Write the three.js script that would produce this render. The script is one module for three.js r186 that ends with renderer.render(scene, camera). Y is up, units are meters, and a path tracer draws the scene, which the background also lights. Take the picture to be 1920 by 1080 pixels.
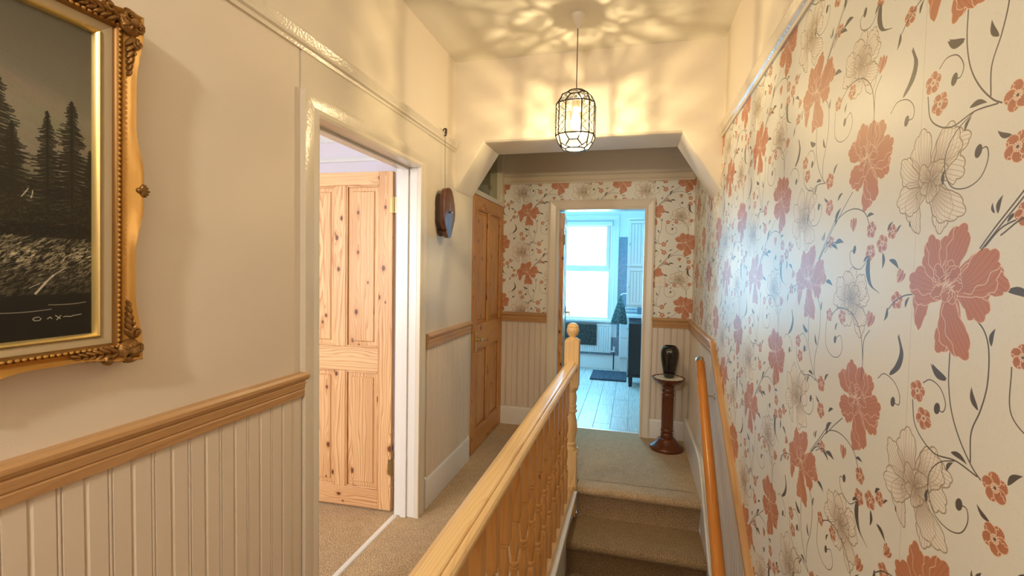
import * as THREE from 'three';
import { RoundedBoxGeometry } from 'three/addons/geometries/RoundedBoxGeometry.js';
import { mergeGeometries, toCreasedNormals } from 'three/addons/utils/BufferGeometryUtils.js';
import { RectAreaLightUniformsLib } from 'three/addons/lights/RectAreaLightUniformsLib.js';
import { createNoise2D } from 'simplex-noise';

// ---------------------------------------------------------------- camera, sky, large lights, exposure
const scene = new THREE.Scene();
const EYE = 1.45;                                    // camera height above the landing carpet
const camera = new THREE.PerspectiveCamera(2 * Math.atan(540 / 894.6) * 180 / Math.PI, 1920 / 1080, 0.03, 60);
camera.position.set(0, EYE, 0);
camera.rotation.set(-0.0392, 0.2488, 0.0178, 'YXZ');
scene.background = new THREE.Color(0.30, 0.42, 0.55);
const renderer = new THREE.WebGLRenderer({ antialias: true });
renderer.toneMapping = THREE.LinearToneMapping;
renderer.toneMappingExposure = 2.1;
renderer.shadowMap.enabled = true;
RectAreaLightUniformsLib.init();
function areaLight(name, color, intensity, w, h, pos, target) {
  const l = new THREE.RectAreaLight(color, intensity, w, h);
  l.name = name; l.position.set(...pos); scene.add(l); l.lookAt(...target); l.castShadow = true;
  return l;
}
const LAMP = { at: [-0.327, 2.262, -2.63], color: new THREE.Color(1, 0.84, 0.63), intensity: 1.2 };
const REAR_FILL = { color: new THREE.Color(1, 0.93, 0.81), intensity: 3.1 };  // added fill light behind the viewer
const BATH_DAY = new THREE.Color(0.16, 0.62, 1.0), BATH_FILL = new THREE.Color(0.26, 0.72, 1.0), BED_DAY = new THREE.Color(1.0, 0.95, 0.92);
areaLight('bathroom_window_daylight', BATH_DAY, 10, 0.62, 1.3, [-0.68, 1.42, -7.12], [-0.68, 1.42, -4]);
areaLight('bedroom_window_daylight', BED_DAY, 4.2, 1.3, 1.3, [-2.5, 1.5, 0.22], [-2.5, 1.4, -3]);

// ---------------------------------------------------------------- helpers
function rng(seed) { let a = seed >>> 0; return () => { a = (a + 0x6d2b79f5) | 0; let t = Math.imul(a ^ (a >>> 15), 1 | a); t = (t + Math.imul(t ^ (t >>> 7), 61 | t)) ^ t; return ((t ^ (t >>> 14)) >>> 0) / 4294967296; }; }
const V = (x, y, z) => new THREE.Vector3(x, y, z);
const lerp = (a, b, t) => a + (b - a) * t, clamp = (x, a = 0, b = 1) => Math.min(b, Math.max(a, x));
const smooth = (a, b, x) => { const t = clamp((x - a) / (b - a)); return t * t * (3 - 2 * t); };
const used = {};
function numbered(name) { used[name] = (used[name] ?? -1) + 1; return used[name] ? name + '_' + String(used[name]).padStart(3, '0') : name; }
function tag(o, label, category, group) { o.userData.label = label; o.userData.category = category; if (group) o.userData.group = group; return o; }
function thing(name, label, category, pos = [0, 0, 0], turn = 0) {
  const o = new THREE.Group(); o.name = numbered(name); o.position.set(...pos); o.rotation.y = turn; scene.add(o);
  return tag(o, label, category);
}
function structGroup(name, label, pos = [0, 0, 0], turn = 0) {
  const o = new THREE.Group(); o.name = numbered(name); o.position.set(...pos); o.rotation.y = turn; scene.add(o);
  o.userData.kind = 'structure'; o.userData.label = label; return o;
}
function obj(name, geo, mat, parent) {
  const g = Array.isArray(geo) ? mergeGeometries(geo.map(plain)) : geo;
  const m = new THREE.Mesh(g, mat); m.name = parent === scene ? numbered(name) : name;
  m.castShadow = m.receiveShadow = true; parent.add(m); return m;
}
function struct(name, geo, mat, label) { const m = obj(name, geo, mat, scene); m.userData.kind = 'structure'; if (label) m.userData.label = label; return m; }
function plain(g) {          // same attributes everywhere so that geometries merge
  g = g.index ? g.toNonIndexed() : g.clone();
  if (!g.attributes.uv) g.setAttribute('uv', new THREE.BufferAttribute(new Float32Array(g.attributes.position.count * 2), 2));
  if (!g.attributes.normal) g.computeVertexNormals();
  for (const k of Object.keys(g.attributes)) if (!['position', 'normal', 'uv'].includes(k)) g.deleteAttribute(k);
  return g;
}
// uv in metres by the dominant axis of each face; v runs along the grain
function boxUV(g, grain = 'y', ou = 0, ov = 0) {
  g = g.index ? g.toNonIndexed() : g;
  const p = g.attributes.position, uv = new Float32Array(p.count * 2), a = V(), b = V(), c = V(), n = V();
  for (let i = 0; i < p.count; i += 3) {
    a.fromBufferAttribute(p, i); b.fromBufferAttribute(p, i + 1); c.fromBufferAttribute(p, i + 2);
    n.subVectors(b, a).cross(V().subVectors(c, a));
    const ax = Math.abs(n.x), ay = Math.abs(n.y), az = Math.abs(n.z), d = ax >= ay && ax >= az ? 'x' : ay >= az ? 'y' : 'z';
    const rest = ['x', 'y', 'z'].filter((k) => k !== d), along = rest.includes(grain) ? grain : rest[1], across = rest.find((k) => k !== along);
    [a, b, c].forEach((q, k) => { uv[(i + k) * 2] = q[across] + ou; uv[(i + k) * 2 + 1] = q[along] + ov; });
  }
  g.setAttribute('uv', new THREE.BufferAttribute(uv, 2)); return g;
}
const uvR = rng(77);
function box(x0, x1, y0, y1, z0, z1, bevel = 0, grain = 'y', shift = true) {
  const w = x1 - x0, h = y1 - y0, d = z1 - z0;
  const g = bevel ? new RoundedBoxGeometry(w, h, d, 1, Math.min(bevel, w / 2.01, h / 2.01, d / 2.01)) : new THREE.BoxGeometry(w, h, d);
  g.translate((x0 + x1) / 2, (y0 + y1) / 2, (z0 + z1) / 2);
  return boxUV(g, grain, shift ? uvR() * 3 : 0, shift ? uvR() * 5 : 0);
}
function volume(g) { const p = g.attributes.position, a = V(), b = V(), c = V(); let s = 0; for (let i = 0; i < p.count; i += 3) { a.fromBufferAttribute(p, i); b.fromBufferAttribute(p, i + 1); c.fromBufferAttribute(p, i + 2); s += a.dot(b.cross(c)); } return s; }
function flip(g) { for (const k of ['position', 'uv']) { const t = g.attributes[k]; if (!t) continue; const n = t.itemSize, A = t.array; for (let i = 0; i < t.count; i += 3) for (let c = 0; c < n; c++) { const x = A[(i + 1) * n + c]; A[(i + 1) * n + c] = A[(i + 2) * n + c]; A[(i + 2) * n + c] = x; } } return g; }
// closed prism: profile polygon [[a,b]...] carried by frames f(a,b)->Vector3 one after the other
function prism(profile, frames, crease = 0, ov = 0) {
  const pos = [], uv = [], n = profile.length, rows = frames.map((f) => profile.map(([a, b]) => f(a, b)));
  const per = [0]; for (let i = 0; i < n; i++) { const p = profile[i], q = profile[(i + 1) % n]; per.push(per[i] + Math.hypot(q[0] - p[0], q[1] - p[1])); }
  let len = ov;
  const put = (p, u, v) => { pos.push(p.x, p.y, p.z); uv.push(u, v); };
  for (let r = 0; r + 1 < rows.length; r++) {
    const A = rows[r], B = rows[r + 1], l2 = len + A[0].distanceTo(B[0]);
    for (let i = 0; i < n; i++) {
      const j = (i + 1) % n;
      put(A[i], per[i], len); put(A[j], per[i + 1], len); put(B[j], per[i + 1], l2);
      put(A[i], per[i], len); put(B[j], per[i + 1], l2); put(B[i], per[i], l2);
    }
    len = l2;
  }
  const tris = THREE.ShapeUtils.triangulateShape(profile.map(([a, b]) => new THREE.Vector2(a, b)), []), cw = THREE.ShapeUtils.isClockWise(profile.map(([a, b]) => new THREE.Vector2(a, b)));
  for (const [row, back] of [[rows[0], true], [rows[rows.length - 1], false]]) for (const t of tris) { const o = back !== cw ? [0, 2, 1] : [0, 1, 2]; for (const k of o) put(row[t[k]], profile[t[k]][0], profile[t[k]][1]); }
  let g = new THREE.BufferGeometry();
  g.setAttribute('position', new THREE.BufferAttribute(new Float32Array(pos), 3)); g.setAttribute('uv', new THREE.BufferAttribute(new Float32Array(uv), 2));
  if (volume(g) < 0) flip(g);
  if (crease) g = toCreasedNormals(g, crease); else g.computeVertexNormals();
  return g;
}
// a moulding: profile [[outward, up]...] run from p to q, standing off along `out`
function mould(profile, p, q, out, crease = 0.5) {
  const o = V(...out), at = (e) => (a, b) => V(e[0] + o.x * a, e[1] + o.y * a + b, e[2] + o.z * a);
  return prism(profile, [at(p), at(q)], crease, uvR() * 3);
}
function polyXY(profile, plane, t0, t1, crease = 0) {   // profile extruded along the axis that `plane` leaves out
  const f = { zy: (t) => (a, b) => V(t, b, a), xy: (t) => (a, b) => V(a, b, t), xz: (t) => (a, b) => V(a, t, b) }[plane];
  const g = prism(profile, [f(t0), f(t1)], crease); return g;
}
function lathe(points, seg = 32, crease = 0.7) { const g = new THREE.LatheGeometry(points.map(([r, y]) => new THREE.Vector2(Math.max(r, 0.0001), y)), seg); return toCreasedNormals(metres(g.toNonIndexed()), crease); }
function metres(g) { const p = g.attributes.position, uv = g.attributes.uv; for (let i = 0; i < p.count; i++) { uv.setXY(i, uv.getX(i) * 0.25, p.getY(i)); } return g; }
function tube(pts, r, seg = 40, rad = 8) { return new THREE.TubeGeometry(new THREE.CatmullRomCurve3(pts.map((p) => V(...p))), seg, r, rad); }
function rod(a, b, r, seg = 10) { const A = V(...a), B = V(...b), g = new THREE.CylinderGeometry(r, r, A.distanceTo(B), seg); g.applyQuaternion(new THREE.Quaternion().setFromUnitVectors(V(0, 1, 0), B.clone().sub(A).normalize())); g.translate((A.x + B.x) / 2, (A.y + B.y) / 2, (A.z + B.z) / 2); return g; }
function uvBy(g, fn) { g = g.index ? g.toNonIndexed() : g; const p = g.attributes.position, uv = new Float32Array(p.count * 2), q = V(); for (let i = 0; i < p.count; i++) { q.fromBufferAttribute(p, i); const [u, v] = fn(q); uv[2 * i] = u; uv[2 * i + 1] = v; } g.setAttribute('uv', new THREE.BufferAttribute(uv, 2)); return g; }

// ---------------------------------------------------------------- textures
function fbm(n2, x, y, oct = 4) { let s = 0, a = 0.5; for (let i = 0; i < oct; i++) { s += a * n2(x, y); x *= 2.03; y *= 2.03; a *= 0.5; } return s; }
function dataTex(w, h, fn, srgb, repX, repY, wrap = THREE.RepeatWrapping) {
  const d = new Uint8Array(w * h * 4);
  for (let y = 0; y < h; y++) for (let x = 0; x < w; x++) { const c = fn(x, y); const i = (y * w + x) * 4; d[i] = clamp(c[0], 0, 255); d[i + 1] = clamp(c[1], 0, 255); d[i + 2] = clamp(c[2], 0, 255); d[i + 3] = 255; }
  const t = new THREE.DataTexture(d, w, h, THREE.RGBAFormat);
  t.wrapS = t.wrapT = wrap; t.magFilter = THREE.LinearFilter; t.minFilter = THREE.LinearMipmapLinearFilter; t.generateMipmaps = true; t.anisotropy = 8;
  if (srgb) t.colorSpace = THREE.SRGBColorSpace;
  t.repeat.set(1 / repX, 1 / repY); t.needsUpdate = true; return t;
}
function canvasTex(w, h, draw, repX, repY) {
  const c = document.createElement('canvas'); c.width = w; c.height = h; draw(c.getContext('2d'), w, h);
  const t = new THREE.CanvasTexture(c); t.colorSpace = THREE.SRGBColorSpace; t.wrapS = t.wrapT = THREE.RepeatWrapping; t.anisotropy = 8;
  if (repX) t.repeat.set(1 / repX, 1 / repY); return t;
}
function pine(seed, light, dark, knotC, nKnots, W = 512, H = 1024) {        // a sheet of boards 0.6 m x 1.6 m, grain along v
  const r = rng(seed), n2 = createNoise2D(r), knots = [];
  for (let i = 0; i < nKnots; i++) knots.push([0.04 + r() * 0.52, 0.06 + r() * 1.48, 0.0055 + r() * 0.0100]);
  return dataTex(W, H, (x, y) => {
    const u = x / W * 0.6, v = y / H * 1.6;
    let du = 0, halo = 0, core = 0;
    for (const [ku, kv, kr] of knots) {
      const dx = (u - ku) / kr, dy = (v - kv) / (kr * 1.5), d = Math.hypot(dx, dy), near = Math.exp(-Math.pow(Math.hypot(dx, dy * 0.42) * 0.55, 1.6));
      du += kr * 1.5 * Math.sign(dx || 1) * near; halo = Math.max(halo, Math.exp(-d * d * 0.5)); core = Math.max(core, 1 - smooth(0.5, 1.05, d));
    }
    // boards sawn across rings: broad cathedral arches, fine straight lines towards the edges
    const w = 0.035 * fbm(n2, u * 5, v * 0.55, 3) + 0.004 * n2(u * 30, v * 3);
    const s = (u + w - du) * 62 + 2.2 * n2(u * 7 + 9, v * 0.33), f = s - Math.floor(s);
    const late = Math.pow(f, 3.2) * (1 - smooth(0.9, 1, f)) * 1.25;
    const fibre = 0.5 + 0.5 * n2(u * 420, v * 9), tone = fbm(n2, u * 4 + 40, v * 0.5 + 7, 3);
    let k = clamp(late * (0.75 + 0.45 * n2(u * 3, v * 0.9 + 30)) + 0.10 * fibre + 0.28 * tone + 0.35 * halo);
    return [0, 1, 2].map((c) => lerp(lerp(light[c], dark[c], k), knotC[c], core * 0.92));
  }, true, 0.6, 1.6, THREE.MirroredRepeatWrapping);
}
const T = {};
T.pineDoor = pine(3, [234, 194, 144], [186, 124, 76], [98, 56, 32], 22);
T.pineRail = pine(11, [242, 208, 150], [222, 174, 112], [110, 60, 28], 7);
T.oak = pine(23, [206, 168, 122], [180, 140, 96], [150, 110, 70], 0, 256, 512);
{
  const n2 = createNoise2D(rng(5)), r = rng(6);
  T.carpet = dataTex(768, 768, (x, y) => {
    const a = n2(x * 0.22, y * 0.22), b = n2(x * 0.10 + 50, y * 0.10), c = fbm(n2, x * 0.012 + 9, y * 0.012, 3), k = 0.5 + 0.46 * a + 0.26 * b + 0.08 * c + (r() - 0.5) * 0.40;
    return [lerp(126, 228, k), lerp(104, 206, k), lerp(76, 172, k)];
  }, true, 0.9, 0.9);
  T.carpetBump = dataTex(768, 768, (x, y) => { const k = 128 + 60 * n2(x * 0.30, y * 0.30) + 50 * n2(x * 0.11 + 50, y * 0.11) + 40 * (r() - 0.5); return [k, k, k]; }, false, 0.9, 0.9);
  const n3 = createNoise2D(rng(15));
  T.plaster = dataTex(512, 512, (x, y) => { const k = 128 + 50 * fbm(n3, x * 0.02, y * 0.02, 5) + 20 * n3(x * 0.4, y * 0.4); return [k, k, k]; }, false, 1.2, 1.2);
  T.orange = dataTex(512, 512, (x, y) => { const k = 128 + 70 * n3(x * 0.06 + 90, y * 0.06) + 40 * n3(x * 0.17, y * 0.17 + 33); return [k, k, k]; }, false, 0.5, 0.5);
  const n4 = createNoise2D(rng(25));
  T.plankTile = dataTex(512, 512, (x, y) => { const s = fbm(n4, x * 0.035, y * 0.004, 4), f = n4(x * 0.4, y * 0.01), k = 212 + 34 * s + 10 * f; return [k, k, k * 0.99]; }, true, 0.5, 0.9);
  T.slate = dataTex(256, 256, (x, y) => { const k = 104 + 14 * fbm(n4, x * 0.03 + 70, y * 0.03, 4); return [k, k * 1.02, k * 1.06]; }, true, 0.5, 0.5);
  T.pile = dataTex(512, 512, (x, y) => { const k = 120 + 60 * fbm(n4, x * 0.02 + 7, y * 0.02, 3) + 50 * n4(x * 0.4, y * 0.4); return [k, k, k]; }, true, 0.5, 0.5);
  // streaks in the pane colour, standing in for caustics thrown on the ceiling
  const n5 = createNoise2D(rng(44));
  T.streaky = dataTex(256, 256, (x, y) => {
    const u = x / 256, v = y / 256, w = 0.5 * fbm(n5, u * 3, v * 3, 3), s = Math.sin((u * 2.2 + w * 3.2 + v * 1.1) * 6.0), q = smooth(-0.25, 0.95, s * 0.65 + 0.55 * n5(u * 2.2 + w, v * 2.2 + 8));
    const k = lerp(100, 255, q); return [k, k * 0.985, k * 0.93];
  }, true, 0.16, 0.16);
}

// wallpaper: one repeat as measured, drawn in repeat units (U to the right, V up), A and B flowers half dropped
T.paper = canvasTex(1400, 1400, (c, W) => {
  const r = rng(8), SAL = '#c4825e', SALD = '#a96a4b', CREAM = '#ecd5bd', STEM = '#5a5148', BG = '#e6e5da';
  c.fillStyle = BG; c.fillRect(0, 0, W, W);
  for (let i = 0; i < 9000; i++) { c.fillStyle = `rgba(${r() < 0.5 ? '255,250,235' : '190,178,150'},${0.05 + r() * 0.09})`; const s = 2 + r() * 5; c.fillRect(r() * W, r() * W, s, s * (0.4 + r())); }
  const X = (u) => u * W, Y = (v) => (1 - v) * W;
  const wrap = (draw) => { for (let i = -1; i <= 2; i++) for (let j = -1; j <= 2; j++) { c.save(); c.translate(i * W, j * W); draw(); c.restore(); } };
  const curve = (pts) => { const p = new THREE.CatmullRomCurve3(pts.map(([u, v]) => V(u, v, 0))).getPoints(pts.length * 10); return p.map((q) => [q.x, q.y]); };
  const trace = (p) => { c.beginPath(); p.forEach(([u, v], i) => (i ? c.lineTo(X(u), Y(v)) : c.moveTo(X(u), Y(v)))); };
  // scalloped petal from base to tip with a sideways bend
  function petalPath(b, t, wid, bend, lobes) {
    const dx = t[0] - b[0], dy = t[1] - b[1], L = Math.hypot(dx, dy), ux = dx / L, uy = dy / L, nx = -uy, ny = ux, out = [[], []];
    const at = (s) => [b[0] + dx * s + nx * bend * L * Math.sin(Math.PI * s) , b[1] + dy * s + ny * bend * L * Math.sin(Math.PI * s)];
    if (lobes >= 5) {                                                   // broad petal: narrow base, fan of round scallops about the tip
      const path = [], N = 120, rim = (k) => { const e = 1 - 0.30 * k * k, q = at(e), w = wid * k; return [q[0] + nx * w, q[1] + ny * w]; };
      const side = (sg) => { const o = []; for (let i = 0; i <= 20; i++) { const e = 0.70 * i / 20, q = at(e), w = wid * sg * (0.22 + 0.78 * Math.pow(i / 20, 0.9)); o.push([q[0] + nx * w, q[1] + ny * w]); } return o; };
      const body = [...side(1), ...Array.from({ length: 40 }, (_, i) => rim(1 - 2 * (i + 1) / 41)), ...side(-1).reverse()];
      let len = 0; const acc = body.map((q, i) => (len += i ? Math.hypot(q[0] - body[i - 1][0], q[1] - body[i - 1][1]) : 0));
      const c0 = at(0.5), n = lobes + 4;
      body.forEach((q, i) => { const f = acc[i] / len, a = smooth(0.12, 0.3, f) * smooth(0.12, 0.3, 1 - f), k = wid * 0.20 * a * (Math.pow(Math.abs(Math.sin(f * n * Math.PI)), 0.6) - 0.5), d = [q[0] - c0[0], q[1] - c0[1]], m = Math.hypot(...d) || 1; path.push([q[0] + d[0] / m * k, q[1] + d[1] / m * k]); });
      return { path, at, nx, ny, wid };
    }
    for (let i = 0; i <= 60; i++) {
      const s = i / 60, q = at(s), env = Math.pow(Math.sin(Math.PI * clamp(0.10 + 0.90 * s) ** 1.35 * 0.985), 0.62), sc = 1 - 0.16 * (1 - Math.abs(Math.sin(s * lobes * Math.PI)));
      const w = wid * env * sc;
      out[0].push([q[0] + nx * w, q[1] + ny * w]); out[1].push([q[0] - nx * w, q[1] - ny * w]);
    }
    return { path: [...out[0], ...out[1].reverse()], at, nx, ny, wid };
  }
  function petal(b, t, wid, bend, lobes, style) {
    const P = petalPath(b, t, wid, bend, lobes);
    trace(P.path); c.closePath(); c.lineJoin = 'round';
    if (style === 'ghost') { c.fillStyle = 'rgba(240,234,218,0.55)'; c.fill(); c.strokeStyle = 'rgba(150,132,104,0.85)'; c.lineWidth = 5.5; c.stroke(); } else { c.fillStyle = SAL; c.fill(); c.strokeStyle = CREAM; c.lineWidth = 3.2; c.stroke(); }
    c.save(); c.clip();
    for (let k = -3; k <= 3; k++) {                                     // veins
      const pts = []; for (let i = 0; i <= 24; i++) { const s = i / 24, q = P.at(s), o = k / 3.6 * wid * smooth(0, 0.75, s); pts.push([q[0] + P.nx * o, q[1] + P.ny * o]); }
      trace(pts); c.strokeStyle = style === 'ghost' ? 'rgba(168,150,122,0.6)' : SALD; c.lineWidth = style === 'ghost' ? 3 : 2.6; c.stroke();
    }
    if (style !== 'ghost') {                                            // turned-over edge
      const pts = []; for (let i = 0; i <= 30; i++) { const s = 0.25 + 0.75 * i / 30, q = P.at(s), o = wid * (0.38 + 0.1 * Math.sin(s * 22)); pts.push([q[0] + P.nx * o * Math.sign(bend || 1), q[1] + P.ny * o * Math.sign(bend || 1)]); }
      trace(pts); c.strokeStyle = CREAM; c.lineWidth = 3; c.stroke();
    } else {
      const g = c.createRadialGradient(X(b[0]), Y(b[1]), 0, X(b[0]), Y(b[1]), Math.hypot(t[0] - b[0], t[1] - b[1]) * W * 0.75);
      g.addColorStop(0, 'rgba(150,128,104,0.55)'); g.addColorStop(1, 'rgba(150,128,104,0)'); c.fillStyle = g; c.fillRect(-W, -W, 4 * W, 4 * W);
    }
    c.restore();
  }
  function bigFlower(ctr, tips, style, hub) {
    for (const [t, wid, bend, lobes] of tips) petal([lerp(ctr[0], t[0], -0.08), lerp(ctr[1], t[1], -0.08)], t, wid * WK, bend, lobes, style);
    for (let i = 0; i < 9; i++) {                                       // crumpled inner petals
      const a = i * 2.4 + 0.4, l = 0.055 + 0.025 * r(), t = [hub[0] + Math.cos(a) * l, hub[1] + Math.sin(a) * l];
      petal(hub, t, 0.024, 0.12, 4, style);
    }
    if (style !== 'ghost') { c.strokeStyle = CREAM; c.lineWidth = 2.4; for (let i = 0; i < 26; i++) { const a = r() * 6.28, l = r() * 0.03; c.beginPath(); c.moveTo(X(hub[0] + Math.cos(a) * l - 0.012), Y(hub[1] + Math.sin(a) * l - 0.008)); c.lineTo(X(hub[0] + Math.cos(a) * l + 0.012), Y(hub[1] + Math.sin(a) * l + 0.008)); c.stroke(); } }
  }
  function small(u, v, s, turn) {
    for (let i = 0; i < 5; i++) { const a = turn + i * 1.2566; petal([u, v], [u + Math.cos(a) * s, v + Math.sin(a) * s], s * 0.52, 0, 1.5, 'full'); }
    c.fillStyle = CREAM; c.beginPath(); c.arc(X(u), Y(v), s * W * 0.34, 0, 7); c.fill();
    c.fillStyle = STEM; c.beginPath(); c.arc(X(u), Y(v), s * W * 0.11, 0, 7); c.fill();
    c.strokeStyle = SALD; c.lineWidth = 1.5; for (let i = 0; i < 10; i++) { const a = i * 0.628; c.beginPath(); c.moveTo(X(u + Math.cos(a) * s * 0.16), Y(v + Math.sin(a) * s * 0.16)); c.lineTo(X(u + Math.cos(a) * s * 0.33), Y(v + Math.sin(a) * s * 0.33)); c.stroke(); }
  }
  function tulip(u, v, s, turn) {
    for (const [a, w] of [[-0.35, 0.30], [0.35, 0.30], [0, 0.34]]) { const k = turn + a, b = [u - Math.cos(turn) * s * 0.9, v - Math.sin(turn) * s * 0.9]; petal(b, [b[0] + Math.cos(k) * s * 1.9, b[1] + Math.sin(k) * s * 1.9], s * w * 1.35, 0, 0.01 + 1, 'full'); }
  }
  function leaf(b, t, wid = 0.135) {
    const dx = t[0] - b[0], dy = t[1] - b[1], pts = [], back = [];
    for (let i = 0; i <= 16; i++) { const s = i / 16, w = wid * Math.sin(Math.PI * Math.pow(s, 0.8)) + 0.0, bx = b[0] + dx * s - dy * 0.12 * Math.sin(Math.PI * s), by = b[1] + dy * s + dx * 0.12 * Math.sin(Math.PI * s); pts.push([bx - dy * w, by + dx * w]); back.unshift([bx + dy * w, by - dx * w]); }
    trace([...pts, ...back]); c.closePath(); c.fillStyle = STEM; c.fill();
  }
  const stems = [
    [[.179, -.185], [.181, -.287], [.2, -.37], [.238, -.44], [.285, -.494], [.31, -.511]], [[.25, -.077], [.288, -.102], [.31, -.145], [.315, -.249], [.298, -.326], [.272, -.396], [.274, -.479]],
    [[.027, -.381], [.043, -.455], [.08, -.492], [.138, -.515], [.222, -.5], [.298, -.508]], [[.003, -.028], [-.043, -.036], [-.091, -.057], [-.13, -.091]],
    [[-.245, -.187], [-.28, -.228], [-.285, -.317]], [[-.568, -.157], [-.502, -.121], [-.392, -.13], [-.315, -.198], [-.285, -.317], [-.29, -.40]],
    [[-.728, .109], [-.638, .204], [-.541, .294], [-.418, .321], [-.317, .289], [-.275, .226]], [[-.573, .266], [-.494, .338], [-.424, .396]], [[-.67, .143], [-.6, .183], [-.498, .181]], [[.28, .113], [.331, .162], [.389, .183]],
    [[.267, .113], [.314, .168], [.384, .243], [.44, .31]]];
  const curls = [[[.222, -.5], [.162, -.532], [.123, -.583], [.12, -.642], [.152, -.698], [.21, -.711], [.256, -.691], [.277, -.643], [.269, -.613], [.243, -.617]],
    [[-.618, -.19], [-.61, -.309], [-.55, -.349], [-.483, -.34], [-.454, -.298], [-.475, -.243], [-.523, -.268]], [[-.275, .104], [-.338, .058], [-.411, .085], [-.422, .132], [-.387, .142]],
    [[.074, .689], [.102, .706], [.146, .694], [.173, .649], [.163, .623], [.139, .626]], [[-.173, .64], [-.138, .666], [-.077, .653], [-.042, .615], [-.043, .579], [-.077, .579]]];
  const crescents = [[[-.066, -.181], [-.042, -.234], [-.058, -.287], [-.101, -.33]], [[-.062, .825], [-.043, .76], [-.062, .709], [-.098, .675]], [[-.19, -.036], [-.254, -.004], [-.277, .047], [-.275, .104]]];
  const leaves = [[.32, -.149, .33, -.1], [.17, -.279, .102, -.242], [.307, .202, .299, .232], [.317, .2, .33, .247], [.346, .174, .376, .196], [.115, -.685, .12, -.636], [.29, -.33, .264, -.272], [.39, -.485, .429, -.443], [.203, .517, .264, .508], [.189, .455, .214, .491], [.346, .394, .302, .419], [.173, .726, .109, .76], [-.573, .274, -.52, .342], [-.557, .379, -.509, .408], [-.136, -.085, -.154, -.138], [-.035, -.077, -.014, -.038], [-.139, .092, -.08, .057], [-.181, .121, -.181, .057], [-.158, .2, -.125, .232], [-.101, .191, -.077, .215], [-.029, .2, -.03, .225], [-.598, .174, -.536, .149], [-.565, .181, -.482, .179], [-.502, -.117, -.522, -.102], [-.526, -.226, -.506, -.187], [-.302, .272, -.251, .275], [-.312, .087, -.269, .111], [.355, .0, .43, -.02]];
  const rot = (ctr, list, ang, k) => list.map(([t, w, b, l]) => { const dx = (t[0] - ctr[0]) * k, dy = (t[1] - ctr[1]) * k; return [[ctr[0] + dx * Math.cos(ang) - dy * Math.sin(ang), ctr[1] + dx * Math.sin(ang) + dy * Math.cos(ang)], w * k, b, l]; });
  const A0 = [0.17, 0.0], B0 = [0.69, 0.505];
  const WK = 1.12, A = [[[.13, -.2], .043, .12, 6], [[.235, -.2], .05, -.14, 6], [[.03, -.14], .04, -.3, 5], [[.30, -.07], .055, .16, 5], [[-.018, .02], .058, .06, 6], [[.36, .01], .052, .22, 6], [[.07, .16], .045, .12, 6], [[.325, .095], .055, -.12, 6], [[.205, .185], .05, .12, 6]];
  const B = [[[.68, .30], .05, .14, 6], [[.755, .335], .045, -.12, 5], [[.55, .44], .055, .1, 6], [[.83, .43], .055, .12, 6], [[.53, .585], .05, -.1, 6], [[.85, .53], .055, -.1, 6], [[.625, .665], .05, .1, 6], [[.79, .625], .05, .12, 5], [[.71, .655], .042, -.1, 5]];
  c.lineCap = 'round';
  wrap(() => {
    bigFlower([.06, .35], rot([.06, .35], A.map(([t, w, b, l]) => [[t[0] - A0[0] + .06, t[1] - A0[1] + .35], w, b, l]), 0.5, 0.92), 'ghost', [.06, .34]);
    bigFlower([.60, .93], rot([.60, .93], B.map(([t, w, b, l]) => [[t[0] - B0[0] + .60, t[1] - B0[1] + .93], w, b, l]), 0.6, 0.86), 'ghost', [.6, .93]);
  });
  wrap(() => {
    c.strokeStyle = STEM; for (const s of stems) { trace(curve(s)); c.lineWidth = 6; c.stroke(); }
    for (const s of curls) { const p = curve(s); trace(p); c.lineWidth = 4.6; c.stroke(); const e = p[p.length - 1]; c.fillStyle = STEM; c.beginPath(); c.ellipse(X(e[0]), Y(e[1]), 17, 26, 0.25, 0, 7); c.fill(); }
    for (const s of crescents) { const p = curve(s), half = []; p.forEach(([u, v], i) => { const k = 1 - i / (p.length - 1), w = 0.013 * Math.sin(Math.PI * Math.pow(k, 0.55)) + 0.002; half.push([u, v, w]); }); trace([...half.map(([u, v, w]) => [u + w, v]), ...half.reverse().map(([u, v, w]) => [u - w, v])]); c.closePath(); c.fillStyle = STEM; c.fill(); }
    for (const l of leaves) leaf([l[0], l[1]], [l[2], l[3]]);
    bigFlower(A0, A, 'full', [.15, .012]); bigFlower(B0, B, 'full', [.675, .52]);
    for (const [u, v, s, t] of [[.048, .655, .036, .2], [.083, .575, .036, .9], [.355, .49, .04, .5], [.363, .36, .04, 1.1], [.41, .84, .033, .3], [.533, .845, .033, .8], [.917, .945, .033, .4], [.735, .215, .034, .2], [.735, .125, .034, 1], [.812, .155, .036, .6], [.872, .195, .028, .1], [.395, .19, .03, .7]]) small(u, v, s, t);
    for (const [u, v, s, t] of [[.595, .25, .032, 1.6], [.754, .855, .035, 1.2], [.93, .03, .028, 1.0]]) tulip(u, v, s, t);
  });
  c.fillStyle = 'rgba(120,108,86,0.35)'; c.fillRect(0, 0, 2.5, W);
}, 0, 0);

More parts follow.
